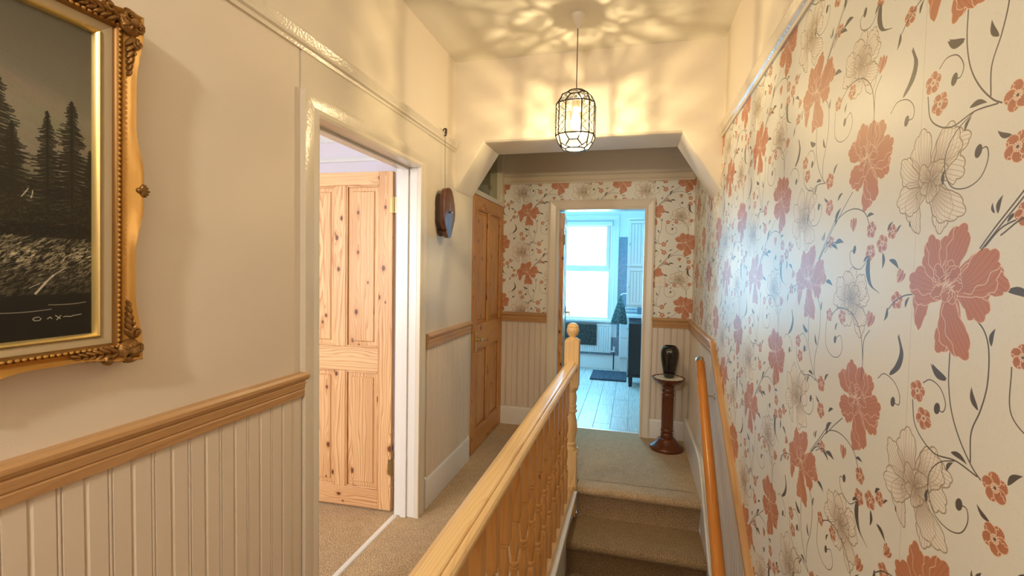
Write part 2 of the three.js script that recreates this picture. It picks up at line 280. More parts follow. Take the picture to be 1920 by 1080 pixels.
T.painting = canvasTex(820, 1076, (c, W, H) => {
  const r = rng(31), g = c.createLinearGradient(0, 0, 0, H * 0.6);
  g.addColorStop(0, '#5b584b'); g.addColorStop(0.5, '#7d7867'); g.addColorStop(1, '#645f50'); c.fillStyle = g; c.fillRect(0, 0, W, H);
  for (let i = 0; i < 260; i++) { const y = 130 + i * 1.0 + r() * 60, x = W * (0.2 + r() * 0.75); c.fillStyle = `rgba(150,142,122,${0.02 + 0.025 * r()})`; c.beginPath(); c.ellipse(x, y + (x - W * 0.5) * 0.35, 90 + r() * 120, 14 + r() * 26, 0.45, 0, 7); c.fill(); }
  for (let i = 0; i < 5000; i++) { c.fillStyle = `rgba(${r() < 0.5 ? '20,20,14' : '150,142,120'},0.06)`; c.fillRect(r() * W, r() * H * 0.5, 3, 3); }
  function fir(x, top, bot, half, tone) {
    c.strokeStyle = tone; c.lineWidth = 5; c.beginPath(); c.moveTo(x, top); c.lineTo(x, bot); c.stroke();
    for (let y = top + 4; y < bot; y += 3.2) {
      const t = (y - top) / (bot - top), tier = 0.62 + 0.38 * Math.abs(Math.sin(t * 19 + x)), w = half * (0.04 + 0.96 * Math.pow(t, 0.8)) * tier * (0.6 + 0.5 * r());
      for (const s of [-1, 1]) { const e = w * (0.75 + 0.4 * r()); c.globalAlpha = 0.75; c.lineWidth = 2 + 4.5 * t * r() + 1.5; c.strokeStyle = tone; c.beginPath(); c.moveTo(x, y - 6); c.quadraticCurveTo(x + s * e * 0.5, y + 5 * r(), x + s * e, y + 12 * (r() - 0.25)); c.stroke(); c.globalAlpha = 1; }
      if (r() < 0.6) { c.strokeStyle = `rgba(${110 + 50 * r() | 0},${104 + 46 * r() | 0},82,${0.10 + 0.16 * r()})`; c.lineWidth = 1.6; const s = r() < 0.5 ? -1 : 1, q = r(); c.beginPath(); c.moveTo(x + s * w * q, y); c.lineTo(x + s * (w * q + 14), y + 5 * (r() - 0.3)); c.stroke(); }
    }
  }
  fir(430, 150, 860, 200, '#16150e'); fir(560, 230, 860, 170, '#1b1a12'); fir(600, 380, 850, 120, '#232117');
  fir(690, 320, 840, 110, '#1a1910'); fir(758, 265, 840, 130, '#14130c'); fir(812, 420, 850, 80, '#1c1b12'); fir(200, 260, 860, 190, '#15140d');
  c.fillStyle = '#14130c'; c.fillRect(0, 690, W, H - 690);
  for (let i = 0; i < 2600; i++) { const x = r() * W, y = 600 + r() * 180; c.strokeStyle = `rgba(${60 + r() * 50 | 0},${56 + r() * 46 | 0},${38 + r() * 30 | 0},0.35)`; c.lineWidth = 2; c.beginPath(); c.moveTo(x, y); c.lineTo(x + 10 - r() * 20, y + r() * 8); c.stroke(); }
  for (let i = 0; i < 3400; i++) { const x = r() * W, k = r(), y = 740 + k * 190, b = Math.pow(1 - Math.abs(k - 0.3), 2); c.strokeStyle = `rgba(${120 + 110 * b | 0},${112 + 104 * b | 0},${90 + 90 * b | 0},${0.18 + 0.4 * b * r()})`; c.lineWidth = 2 + r() * 3; c.beginPath(); c.moveTo(x, y); c.quadraticCurveTo(x + 8, y - 6, x + 18 * r() + 4, y - 4 - 8 * r()); c.stroke(); }
  const w = c.createLinearGradient(0, 930, 0, H); w.addColorStop(0, 'rgba(12,12,8,0)'); w.addColorStop(0.25, '#0d0d09'); w.addColorStop(1, '#0a0a07'); c.fillStyle = w; c.fillRect(0, 915, W, H - 915);
  c.strokeStyle = 'rgba(190,182,160,0.7)'; c.lineWidth = 3; for (const [x0, x1, y] of [[560, 700, 980], [690, 800, 962], [300, 540, 984]]) { c.beginPath(); c.moveTo(x0, y); c.quadraticCurveTo((x0 + x1) / 2, y + 5, x1, y - 3); c.stroke(); }
  c.strokeStyle = 'rgba(214,206,184,0.85)'; for (const [x0, y0, x1, y1, lw] of [[655, 925, 684, 886, 7], [684, 886, 706, 862, 5], [700, 866, 742, 836, 3], [640, 905, 668, 890, 2.5], [622, 610, 640, 580, 3], [646, 612, 650, 585, 3]]) { c.lineWidth = lw; c.beginPath(); c.moveTo(x0, y0); c.quadraticCurveTo((x0 + x1) / 2 + 4, (y0 + y1) / 2 - 5, x1, y1); c.stroke(); }
  c.translate(668, 1006); c.scale(0.86, 0.72); c.translate(-668, -1006); c.lineWidth = 3.6; c.beginPath(); c.moveTo(668, 1000); c.bezierCurveTo(640, 994, 640, 1022, 668, 1014); c.lineTo(672, 1004); c.moveTo(690, 1012); c.lineTo(700, 1003); c.lineTo(706, 1012); c.moveTo(716, 996); c.lineTo(734, 1016); c.moveTo(736, 998); c.lineTo(720, 1020); c.moveTo(742, 1008); c.bezierCurveTo(756, 1000, 764, 1014, 776, 1004); c.lineTo(806, 1000); c.stroke();
}, 0, 0);

// ---------------------------------------------------------------- materials
const std = (o) => new THREE.MeshPhysicalMaterial({ roughness: 0.6, ...o });
const rgb = (r, g, b) => new THREE.Color().setRGB(r, g, b);
const M = {
  cream: std({ color: rgb(0.76, 0.67, 0.555), roughness: 0.72, bumpMap: T.plaster, bumpScale: 0.0012 }),
  creamUpper: std({ color: rgb(0.78, 0.70, 0.585), roughness: 0.7, bumpMap: T.plaster, bumpScale: 0.001 }),
  bounceDark: std({ color: rgb(0.16, 0.11, 0.07), roughness: 0.8 }),  // dark colour for the unseen back wall, to cut bounce onto the balusters
  ceiling: std({ color: rgb(0.76, 0.72, 0.62), roughness: 0.85, bumpMap: T.plaster, bumpScale: 0.001 }),
  gloss: std({ color: rgb(0.75, 0.68, 0.56), roughness: 0.22, bumpMap: T.orange, bumpScale: 0.0007 }),
  white: std({ color: rgb(0.80, 0.78, 0.74), roughness: 0.28 }),
  board: std({ color: rgb(0.74, 0.645, 0.53), roughness: 0.5 }),
  dado: std({ map: T.oak, color: rgb(0.90, 0.84, 0.78), roughness: 0.33 }),
  paper: std({ map: T.paper, roughness: 0.46, bumpMap: T.plaster, bumpScale: 0.0004 }),
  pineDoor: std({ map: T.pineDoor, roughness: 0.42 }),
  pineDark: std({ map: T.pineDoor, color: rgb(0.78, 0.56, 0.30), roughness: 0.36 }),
  pineRail: std({ map: T.pineRail, roughness: 0.3 }),
  pineSpindleShade: std({ map: T.pineRail, color: rgb(0.78, 0.60, 0.42), roughness: 0.34 }),  // rail pine with the balusters' shade put into its colour
  pineOrange: std({ map: T.pineRail, color: rgb(0.66, 0.36, 0.14), roughness: 0.25 }),
  carpetStairShade: std({ map: T.carpet, color: rgb(0.70, 0.62, 0.50), roughness: 1, bumpMap: T.carpetBump, bumpScale: 0.006 }),  // landing carpet with the stairwell shade put into its colour
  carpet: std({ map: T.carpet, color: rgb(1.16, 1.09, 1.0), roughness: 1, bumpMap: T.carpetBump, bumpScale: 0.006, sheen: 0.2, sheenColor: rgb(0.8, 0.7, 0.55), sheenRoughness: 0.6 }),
  brass: std({ color: rgb(0.72, 0.55, 0.26), metalness: 1, roughness: 0.3 }),
  oldBrass: std({ color: rgb(0.36, 0.26, 0.12), metalness: 1, roughness: 0.42 }),
  chrome: std({ color: rgb(0.75, 0.72, 0.68), metalness: 1, roughness: 0.18 }),
  gold: std({ color: rgb(0.56, 0.30, 0.07), metalness: 0.5, roughness: 0.5, bumpMap: T.plaster, bumpScale: 0.0006 }),
  goldBright: std({ color: rgb(0.86, 0.66, 0.26), metalness: 0.7, roughness: 0.32 }),
  goldDark: std({ color: rgb(0.26, 0.13, 0.035), metalness: 0.6, roughness: 0.42 }),
  linen: std({ color: rgb(0.44, 0.34, 0.20), roughness: 0.9 }),
  painting: std({ map: T.painting, roughness: 0.5 }),
  darkWood: std({ map: T.oak, color: rgb(0.21, 0.075, 0.03), roughness: 0.25, clearcoat: 0.5, clearcoatRoughness: 0.12 }),
  clockFace: std({ map: T.oak, color: rgb(0.20, 0.09, 0.065), roughness: 0.2, clearcoat: 0.8, clearcoatRoughness: 0.1 }),
  clockBark: std({ color: rgb(0.05, 0.022, 0.012), roughness: 0.5 }),
  black: std({ color: rgb(0.006, 0.006, 0.007), roughness: 0.09, clearcoat: 1, clearcoatRoughness: 0.04 }),
  blackMatt: std({ color: rgb(0.012, 0.014, 0.015), roughness: 0.5 }),
  lead: std({ color: rgb(0.035, 0.028, 0.022), metalness: 0.6, roughness: 0.45 }),
  lace: std({ color: rgb(0.80, 0.76, 0.68), roughness: 0.95 }),
  khaki: std({ color: rgb(0.20, 0.18, 0.10), roughness: 0.8 }),
  lilac: std({ color: rgb(0.84, 0.82, 0.93), roughness: 0.8 }),
  bathWhite: std({ color: rgb(0.86, 0.88, 0.88), roughness: 0.5 }),
  upvc: std({ color: rgb(0.82, 0.83, 0.83), roughness: 0.3 }),
  slate: std({ map: T.slate, color: rgb(1.7, 2.0, 2.3), roughness: 0.35 }),
  grout: std({ color: rgb(0.55, 0.55, 0.55), roughness: 0.9 }),
  plankTile: std({ map: T.plankTile, color: rgb(0.86, 0.83, 0.78), roughness: 0.35 }),
  rug: std({ map: T.pile, color: rgb(0.30, 0.36, 0.50), roughness: 1 }),
  towel: std({ map: T.pile, color: rgb(0.50, 0.80, 0.85), roughness: 1 }),
  bathMat: std({ map: T.pile, color: rgb(0.30, 0.29, 0.26), roughness: 1 }),
  pane: std({ color: rgb(0.93, 0.97, 1), roughness: 0.4, emissive: BATH_DAY.clone().lerp(new THREE.Color(1, 1, 1), 0.55), emissiveIntensity: 1.7 }),
  bathFill: std({ color: rgb(0.9, 0.95, 1), roughness: 0.4, emissive: BATH_FILL.clone(), emissiveIntensity: 2 }),  // glow of the added bathroom fill lamp
  bedPane: std({ color: rgb(0.95, 0.95, 0.95), roughness: 0.4, emissive: BED_DAY.clone(), emissiveIntensity: 1.6 }),
  darkGlass: std({ color: rgb(0.85, 0.88, 0.80), roughness: 0.05, transmission: 1, thickness: 0 }),
  dimmedGlass: std({ color: rgb(0.52, 0.47, 0.36), roughness: 0.12, transmission: 0.97, thickness: 0 }),  // tint added to dim the beam through the wide panels
  frostGlass: std({ color: rgb(0.90, 0.82, 0.58), roughness: 0.20, transmission: 0.95, thickness: 0 }),
  topGlass: std({ color: rgb(1, 0.95, 0.82), map: T.streaky, roughness: 0.24, transmission: 0.95, thickness: 0 }),
  latticeGlass: std({ color: rgb(0.95, 0.86, 0.60), roughness: 0.10, transmission: 0.95, thickness: 0 }),
  bulb: std({ color: rgb(1, 0.95, 0.85), roughness: 0.3, emissive: LAMP.color.clone().lerp(new THREE.Color(1, 1, 1), 0.5), emissiveIntensity: 9 }),
  globe: std({ color: rgb(0.9, 0.88, 0.82), roughness: 0.2, emissive: REAR_FILL.color.clone(), emissiveIntensity: 4 }),  // glow of the added fill lamp behind the viewer
  plastic: std({ color: rgb(0.74, 0.69, 0.60), roughness: 0.4 }),
  switchPlate: std({ color: rgb(0.80, 0.74, 0.64), roughness: 0.35 }),
  cord: std({ color: rgb(0.18, 0.13, 0.08), roughness: 0.7 }),
};
for (const k in M) M[k].name = k;

// ---------------------------------------------------------------- dimensions (landing carpet is y = 0)
const XL = -1.193, XR = 0.488, ZE = -4.305, ZA = -3.053, ZB = -3.42, CEIL = 2.826, BACK = 1.6, LOW = -2.65;
const DADO = 1.056, DADO_B = 0.968, PIC_B = 2.232, PIC_T = 2.305;
const dadoRight = (z) => (z < -3.1 ? 1.042 : 1.042 - 0.70 * (z + 3.1));          // top of the dado on the stair side
const stringTop = (z) => (z < -3.3 ? 0.213 : z < -2.75 ? 0.213 - 0.80 * (z + 3.3) : -0.227 - 0.64 * (z + 2.75));
const sheet = (x0, x1, y0, y1, z0, z1) => box(x0, x1, y0, y1, z0, z1, 0, 'y', false);

// ---------------------------------------------------------------- shell of the hall
const floor = structGroup('floor', 'beige speckled carpet over the whole landing');
obj('carpet', [sheet(-1.35, -0.356, -0.12, 0, -4.36, BACK), sheet(-0.356, XR, -0.12, 0, -4.36, -3.29), sheet(-0.356, XR, -0.12, 0, 0.32, BACK)], M.carpet, floor);
struct('floor', sheet(-0.374, XR, LOW - 0.1, LOW, -3.4, 0.5), M.carpet, 'carpet at the foot of the stairs');
const lowWalls = [sheet(-0.47, -0.374, LOW, -0.12, -3.4, 0.42), sheet(-0.374, XR, LOW, -0.12, 0.32, 0.42)];
lowWalls.forEach((g) => struct('wall_stairwell', g, M.cream, 'cream wall closing the stairwell below the landing'));

const ceiling = struct('ceiling', sheet(XL - 0.12, XR + 0.12, CEIL, CEIL + 0.1, ZE - 0.12, BACK + 0.12), M.ceiling, 'cream painted plaster ceiling above the landing');
const WT = 0.125, XW = XL - WT;                                        // partition thickness, bedroom side of the left wall
// left wall: cream plaster up to the first door, gloss painted partition beyond it
const wallLeft = structGroup('wall_left', 'cream left wall with bedroom door opening and boarded dado');
obj('plaster', sheet(XW, XL, 0, PIC_B, -1.515, BACK), M.cream, wallLeft);
obj('painted_partition', [sheet(XW, XL + 0.006, 2.012, PIC_B, -2.62, -1.5165), sheet(XW, XL + 0.003, 0, PIC_B, ZA - 0.35, -2.52), sheet(XW, XL, 0, 2.012, -1.545, -1.515)], M.gloss, wallLeft);
obj('frieze', [sheet(XW, XL, PIC_B, CEIL, ZB, BACK)], M.creamUpper, wallLeft);
obj('recess_wall', [sheet(XW, XL, 2.62, CEIL, ZE, ZB)], M.khaki, wallLeft);
const wallRight = structGroup('wall_right', 'right wall hung with pale floral wallpaper above the stairs');
obj('plaster', sheet(XR, XR + 0.12, LOW, CEIL, ZE - 0.12, BACK), M.creamUpper, wallRight);
const wallBack = structGroup('wall_back', 'unseen wall behind the viewer, coloured dark to cut bounce light');
obj('plaster', sheet(XL - 0.12, XR + 0.12, LOW, CEIL, BACK, BACK + 0.12), M.bounceDark, wallBack);
const wallEnd = structGroup('wall_end', 'end wall papered with red flowers around the bathroom door');
const DX0 = -0.662, DX1 = 0.082, DH = 1.99;
obj('plaster', [sheet(XL - 0.12, DX0 - 0.03, 0, CEIL, ZE - 0.12, ZE), sheet(DX1 + 0.03, XR, 0, CEIL, ZE - 0.12, ZE), sheet(DX0 - 0.03, DX1 + 0.03, DH + 0.03, CEIL, ZE - 0.12, ZE)], M.creamUpper, wallEnd);

// the arch: a wall across the hall with a splayed opening, edges slightly rounded
{
  const pts = [[XL, 1.972], [-1.178, 1.988], [-0.983, 2.288], [0.263, 2.288], [XR, 1.935], [XR, CEIL], [XL, CEIL]];
  const f = (z, k) => (a, b) => { const below = b < 2.3; return V(a, b + (below ? k : 0), z); };
  const g = prism(pts, [f(ZA, 0.014), f(ZA - 0.012, 0.003), f(ZA - 0.03, 0), f(ZB + 0.03, 0), f(ZB + 0.012, 0.003), f(ZB, 0.014)], 0);
  struct('wall_arch', g, M.creamUpper, 'cream dropped arch with splayed corners across the hall');
}

// ---------------------------------------------------------------- wainscot boards
// one tongued board, chamfered at the joints with a double bead line down its middle
function boardProfile(w) { const t = 0.011, c = 0.006, m = w / 2, b = 0.0042, d = 0.0055; return [[0, 0], [0, t - c], [c, t], [m - b - 0.0025, t], [m - b, t - d], [m - b + 0.0025, t], [m + b - 0.0025, t], [m + b, t - d], [m + b + 0.0025, t], [w - c, t], [w, t - c], [w, 0]]; }
// dir: 'left' board on the left wall (width along +z), 'end' on the end wall (along +x), 'right' on the right wall (along -z)
function boardGeo(dir, w, yb0, yt0, yb1 = yb0, yt1 = yt0) {
  const place = { left: (a, b, y) => V(b, y, a), end: (a, b, y) => V(a, y, b), right: (a, b, y) => V(-b, y, -a) }[dir];
  return prism(boardProfile(w), [(a, b) => place(a, b, lerp(yb0, yb1, a / w)), (a, b) => place(a, b, lerp(yt0, yt1, a / w))], 0);
}
const nearBoard = boardGeo('left', 0.1033, 0.17, DADO_B + 0.01);
for (let i = 0; i < 22; i++) { const z = -1.5135 + 0.1035 * i; const m = obj('wainscot_board', nearBoard, M.board, wallLeft); m.position.set(XL, 0, z); }
const farBoard = boardGeo('left', 0.0935, 0.17, DADO_B + 0.01);
for (let i = 0; i < 8; i++) { const m = obj('wainscot_board', farBoard, M.board, wallLeft); m.position.set(XL + 0.003, 0, -3.372 + 0.0937 * i); }
const endBoard = boardGeo('end', 0.1085, 0.15, DADO_B + 0.01);
for (let i = 0; i < 4; i++) { const m = obj('wainscot_board', endBoard, M.board, wallEnd); m.position.set(XL + 0.001 + 0.1088 * i, 0, ZE); }
for (let i = 0; i < 3; i++) { const m = obj('wainscot_board', endBoard, M.board, wallEnd); m.position.set(0.162 + 0.1088 * i, 0, ZE); }
const rightBoard = M.board;  // same board material as on the other walls
for (let z = ZE + 0.002; z < 0.2; z += 0.104) {
  const z1 = z + 0.1035, low = (q) => stringTop(q) - 0.05, top = (q) => dadoRight(q) - 0.07;
  const m = obj('wainscot_board', boardGeo('right', 0.1035, low(z1), top(z1), low(z), top(z)), rightBoard, wallRight); m.position.set(XR, 0, z1);
}

// ---------------------------------------------------------------- mouldings
const DADO_P = [[0, 0], [0.020, 0], [0.021, 0.022], [0.017, 0.026], [0.021, 0.030], [0.024, 0.050], [0.019, 0.054], [0.024, 0.058], [0.030, 0.068], [0.030, 0.078], [0.024, 0.086], [0, 0.088]];
const PICT_P = [[0, 0], [0.010, 0], [0.013, 0.012], [0.022, 0.018], [0.020, 0.030], [0.026, 0.045], [0.030, 0.055], [0.028, 0.064], [0.018, 0.068], [0.016, 0.073], [0, 0.073]];
const SKIRT_P = (h) => [[0, 0], [0.018, 0], [0.018, h - 0.03], [0.014, h - 0.015], [0.008, h - 0.004], [0.004, h], [0, h]];
const dados = structGroup('trim_1', 'light oak dado rail running along the boarded walls');
obj('dado_rail', mould(DADO_P, [XL, DADO_B, BACK], [XL, DADO_B, -1.531], [1, 0, 0], 0.3), M.dado, dados);
obj('dado_rail', mould(DADO_P, [XL + 0.003, DADO_B, -2.605], [XL + 0.003, DADO_B, -3.385], [1, 0, 0], 0.3), M.dado, dados);
obj('dado_rail', mould(DADO_P, [XL, DADO_B, ZE], [-0.757, DADO_B, ZE], [0, 0, 1], 0.3), M.dado, dados);
obj('dado_rail', mould(DADO_P, [0.162, DADO_B, ZE], [XR, DADO_B, ZE], [0, 0, 1], 0.3), M.dado, dados);
{
  const at = (z) => (a, b) => V(XR - a, dadoRight(z) - 0.088 + b, z);
  obj('dado_rail', prism(DADO_P, [at(ZE), at(-3.12), at(-3.08), at(0.25)], 0.3), M.dado, dados);
}
const pict = structGroup('trim_2', 'glossy cream picture rail high round the hall walls');
obj('picture_rail', mould(PICT_P, [XL, PIC_B, BACK], [XL, PIC_B, -3.045], [1, 0, 0], 0.3), M.gloss, pict);
obj('picture_rail', mould(PICT_P, [XR, PIC_B + 0.012, BACK], [XR, PIC_B + 0.012, -3.045], [-1, 0, 0], 0.3), M.gloss, pict);
obj('picture_rail', mould(PICT_P, [XL, PIC_B, ZE], [XR, PIC_B, ZE], [0, 0, 1], 0.3), M.gloss, pict);
obj('picture_rail', mould(PICT_P, [XR, PIC_B, ZB], [XR, PIC_B, ZE], [-1, 0, 0], 0.3), M.gloss, pict);
const skirtL = structGroup('baseboard_left', 'tall cream skirting board along the left wall');
obj('skirting_board', mould(SKIRT_P(0.19), [XL, 0, BACK], [XL, 0, -1.531], [1, 0, 0], 0.3), M.white, skirtL);
obj('skirting_board', mould(SKIRT_P(0.19), [XL + 0.003, 0, -2.605], [XL + 0.003, 0, -3.385], [1, 0, 0], 0.3), M.white, skirtL);
const skirtE = structGroup('baseboard_end', 'cream skirting board at the foot of the end wall');
obj('skirting_board', mould(SKIRT_P(0.175), [XL, 0, ZE], [-0.757, 0, ZE], [0, 0, 1], 0.3), M.white, skirtE);
obj('skirting_board', mould(SKIRT_P(0.175), [0.162, 0, ZE], [XR, 0, ZE], [0, 0, 1], 0.3), M.white, skirtE);
{ // stair string and skirting on the right wall, with a rounded bead on its top edge
  const s = structGroup('baseboard_right', 'white skirting and stair string against the right wall');
  const zs = [ZE, -3.34, -3.26, -2.9, -2.75, -2.3, 0.25], poly = [...zs.map((z) => [z, stringTop(z)]), ...zs.slice().reverse().map((z) => [z, z < -3.2 ? 0 : stringTop(z) - 0.5])];
  obj('stair_string', polyXY(poly, 'zy', XR - 0.038, XR), M.white, s);
  obj('bead', new THREE.TubeGeometry(new THREE.CatmullRomCurve3(zs.map((z) => V(XR - 0.034, stringTop(z), z))), 80, 0.009, 8), M.white, s);
}

// ---------------------------------------------------------------- wallpaper, strip by strip
{
  const u = (z) => (z + 1.008) / 0.625, v = (y) => (y - 1.433) / 0.53, edges = [];
  for (let k = -6; k <= 5; k++) edges.push(-1.008 + 0.625 * k);
  for (let k = 0; k + 1 < edges.length; k++) {
    for (const [a, b] of [[Math.max(edges[k], ZE), Math.min(edges[k + 1], ZB)], [Math.max(edges[k], ZA), Math.min(edges[k + 1], BACK)]]) {
      if (b - a < 0.01) continue;
      const cut = [a, ...[-3.1].filter((z) => z > a && z < b), b], bot = cut.map((z) => [z, dadoRight(z) - 0.045]);
      const poly = [...bot, [b, PIC_B + 0.02], [a, PIC_B + 0.02]];
      obj('wallpaper_strip', uvBy(polyXY(poly.map(([z, y]) => [z, y]), 'zy', XR - 0.0012, XR), (q) => [u(q.z), v(q.y)]), M.paper, wallRight);
    }
  }
  // the stretch of right wall under the arch
  obj('wallpaper_strip', uvBy(sheet(XR - 0.0012, XR, 1.0, 1.96, ZB, ZA), (q) => [u(q.z), v(q.y)]), M.paper, wallRight);
  const ue = (x) => (x + 0.955) / 0.545 + 0.155, ve = (y) => (y - 1.423) / 0.54;
  for (const [x0, x1, y0] of [[XL, -1.03, DADO_B + 0.05], [-1.03, -0.745, DADO_B + 0.05], [-0.745, -0.485, 2.07], [-0.485, 0.06, 2.07], [0.06, 0.152, 2.07], [0.152, XR, DADO_B + 0.05]]) obj('wallpaper_strip', uvBy(sheet(x0, x1, y0, PIC_B + 0.01, ZE, ZE + 0.0012), (q) => [ue(q.x), ve(q.y)]), M.paper, wallEnd);
}

// ---------------------------------------------------------------- door frames
const ARCH_P = [[0, 0], [0.022, 0], [0.026, 0.012], [0.020, 0.03], [0.022, 0.045], [0.024, 0.07], [0.023, 0.082], [0, 0.082]];   // [proud, away from the opening]
function architrave(parent, mat, P, mapping) { // mapping(side, proud, away, t) for left, right and head with mitres
  for (const side of ['near', 'far', 'head']) obj('architrave', prism(P, [(a, b) => mapping(side, a, b, 0), (a, b) => mapping(side, a, b, 1)], 0.35), mat, parent);
}
{
  const fr = structGroup('trim_3', 'cream painted frame of the bedroom doorway'), z0 = -1.597, z1 = -2.491, H = 2.012;
  const prof = ARCH_P;
  architrave(fr, M.gloss, prof, (s, a, b, t) => s === 'near' ? V(XL + a, t ? H + b : 0, z0 + b) : s === 'far' ? V(XL + a, t ? H + b : 0, z1 - b) : V(XL + a, H + b, t ? z1 - b : z0 + b));
  obj('jamb', box(XW - 0.005, XL, 0, H, z1 - 0.03, z1, 0.003), M.white, fr);
  obj('jamb', box(XW - 0.005, XL, 0, H, z0, z0 + 0.03, 0.003), M.gloss, fr);
  obj('head', box(XW - 0.005, XL, H, H + 0.03, z1, z0, 0.003), M.gloss, fr);
  obj('door_stop', [box(XW + 0.037, XW + 0.075, 0, H - 0.012, z1, z1 + 0.012, 0.002), box(XW + 0.037, XW + 0.075, 0, H - 0.012, z0 - 0.012, z0, 0.002), box(XW + 0.037, XW + 0.075, H - 0.012, H, z1, z0, 0.002)], M.white, fr);
  obj('threshold_strip', prism([[-0.016, 0], [-0.012, 0.004], [0, 0.006], [0.012, 0.004], [0.016, 0]], [(a, b) => V(-1.315 + a, b, z0 + 0.02), (a, b) => V(-1.315 + a, b, z1 + 0.005)], 0.6), M.white, fr);
}
{
  const fr = structGroup('trim_4', 'cream moulded frame around the bathroom doorway at the end');
  const P = [[0, 0], [0.018, 0], [0.024, 0.016], [0.018, 0.040], [0.022, 0.065], [0.028, 0.095], [0.024, 0.118], [0, 0.118]];
  architrave(fr, M.gloss, P, (s, a, b, t) => s === 'near' ? V(DX0 - b * 0.8, t ? DH + b * 0.74 : 0, ZE + a) : s === 'far' ? V(DX1 + b * 0.72, t ? DH + b * 0.74 : 0, ZE + a) : V(t ? DX1 + b * 0.72 : DX0 - b * 0.8, DH + b * 0.74, ZE + a));
  obj('jamb', box(DX0 - 0.03, DX0, 0, DH, ZE - 0.125, ZE, 0.003), M.white, fr);
  obj('jamb', box(DX1, DX1 + 0.03, 0, DH, ZE - 0.125, ZE, 0.003), M.white, fr);
  obj('head', box(DX0 - 0.03, DX1 + 0.03, DH, DH + 0.03, ZE - 0.125, ZE, 0.003), M.white, fr);
  obj('threshold_strip', box(DX0, DX1, -0.01, 0.006, ZE - 0.085, ZE - 0.05, 0.003), M.white, fr);
}

// ---------------------------------------------------------------- panelled pine doors: leaf in local x 0..W (hinge at 0), y up, front face at z = T/2
function pineDoor(parent, W, H, T, mat, o) {
  const { stile, top, bottom, lock, muntin } = o, mid = W / 2;
  const b = 0.003;
  for (const [x0, x1] of [[0, stile], [W - stile, W]]) obj('stile', box(x0, x1, 0, H, -T / 2, T / 2, b), mat, parent);
  for (const [y0, y1] of [[0, bottom], lock, [H - top, H]]) obj('rail', box(stile, W - stile, y0, y1, -T / 2 + 0.0005, T / 2 - 0.0005, b, 'x'), mat, parent);
  const m0 = o.m0 ?? mid - muntin / 2, m1 = m0 + muntin;
  for (const [y0, y1] of [[bottom, lock[0]], [lock[1], H - top]]) {
    obj('muntin', box(m0, m1, y0, y1, -T / 2 + 0.0005, T / 2 - 0.0005, b), mat, parent);
    for (const [x0, x1] of [[stile, m0], [m1, W - stile]]) {
      // fielded panel, raised in the middle on both faces, plus a small bead round the opening
      const e = 0.032, d0 = T / 2 - 0.017, d1 = T / 2 - 0.008, ring = (i, d) => [V(x0 + i, y0 + i, d), V(x1 - i, y0 + i, d), V(x1 - i, y1 - i, d), V(x0 + i, y1 - i, d)];
      const pos = [], tri = (...q) => q.forEach((p) => pos.push(p.x, p.y, p.z));
      for (const s of [1, -1]) {
        const A = ring(-0.004, s * d0), B = ring(e, s * (d0 + 0.001)), C = ring(e + 0.006, s * d1);
        for (const [P, Q] of [[A, B], [B, C]]) for (let i = 0; i < 4; i++) { const j = (i + 1) % 4; s > 0 ? (tri(P[i], P[j], Q[j]), tri(P[i], Q[j], Q[i])) : (tri(P[i], Q[j], P[j]), tri(P[i], Q[i], Q[j])); }
        s > 0 ? (tri(C[0], C[1], C[2]), tri(C[0], C[2], C[3])) : (tri(C[0], C[2], C[1]), tri(C[0], C[3], C[2]));
      }
      const g = new THREE.BufferGeometry(); g.setAttribute('position', new THREE.BufferAttribute(new Float32Array(pos), 3)); g.computeVertexNormals();
      const p = obj('panel', boxUV(g, 'y', uvR() * 3, uvR() * 5), mat, parent);
      const q = 0.009, zf = T / 2 - 0.004, bead = [];
      for (const s of [1, -1]) bead.push(box(x0, x0 + q, y0, y1, s > 0 ? zf - q : -zf, s > 0 ? zf : -zf + q, 0.003), box(x1 - q, x1, y0, y1, s > 0 ? zf - q : -zf, s > 0 ? zf : -zf + q, 0.003), box(x0 + q, x1 - q, y0, y0 + q, s > 0 ? zf - q : -zf, s > 0 ? zf : -zf + q, 0.003, 'x'), box(x0 + q, x1 - q, y1 - q, y1, s > 0 ? zf - q : -zf, s > 0 ? zf : -zf + q, 0.003, 'x'));
      obj('panel_bead', bead, mat, p);
    }
  }
}
function hinge(parent, x, y, z, s, along) { // knuckle with two leaves
  const g = [new THREE.CylinderGeometry(0.007, 0.007, 0.095, 12).translate(0, 0, 0), box(-0.003, 0.026, -0.047, 0.047, -0.002, 0.002, 0.0015), box(-0.026, 0.003, -0.047, 0.047, -0.002, 0.002, 0.0015)];
  for (const k of [-0.03, -0.01, 0.01, 0.03]) g.push(new THREE.CylinderGeometry(0.0078, 0.0078, 0.004, 12).translate(0, k, 0));
  for (const k of [-0.03, 0, 0.03]) for (const q of [-0.015, 0.015]) g.push(new THREE.SphereGeometry(0.0035, 8, 6).scale(1, 1, 0.5).translate(q, k, 0.003));
  const m = obj('hinge', g, M.oldBrass, parent); m.position.set(x, y, z); m.rotation.y = along; return m;
}
function leverHandle(parent, x, y, z, dir, s) { // backplate with a lever pointing along dir
  const h = obj('handle', [box(-0.02, 0.02, -0.085, 0.085, 0, 0.008, 0.004)], M.brass, parent); h.position.set(x, y, z); if (s < 0) h.rotation.y = Math.PI;
  const d = dir * s;
  obj('lever', [new THREE.CylinderGeometry(0.010, 0.012, 0.04, 14).rotateX(Math.PI / 2).translate(0, 0.02, 0.026), tube([[0, 0.02, 0.044], [d * 0.02, 0.021, 0.05], [d * 0.06, 0.022, 0.05], [d * 0.1, 0.012, 0.047], [d * 0.118, 0.002, 0.044]], 0.0075, 24, 10), new THREE.SphereGeometry(0.0076, 10, 8).translate(d * 0.118, 0.002, 0.044)], M.brass, h);
  return h;
}
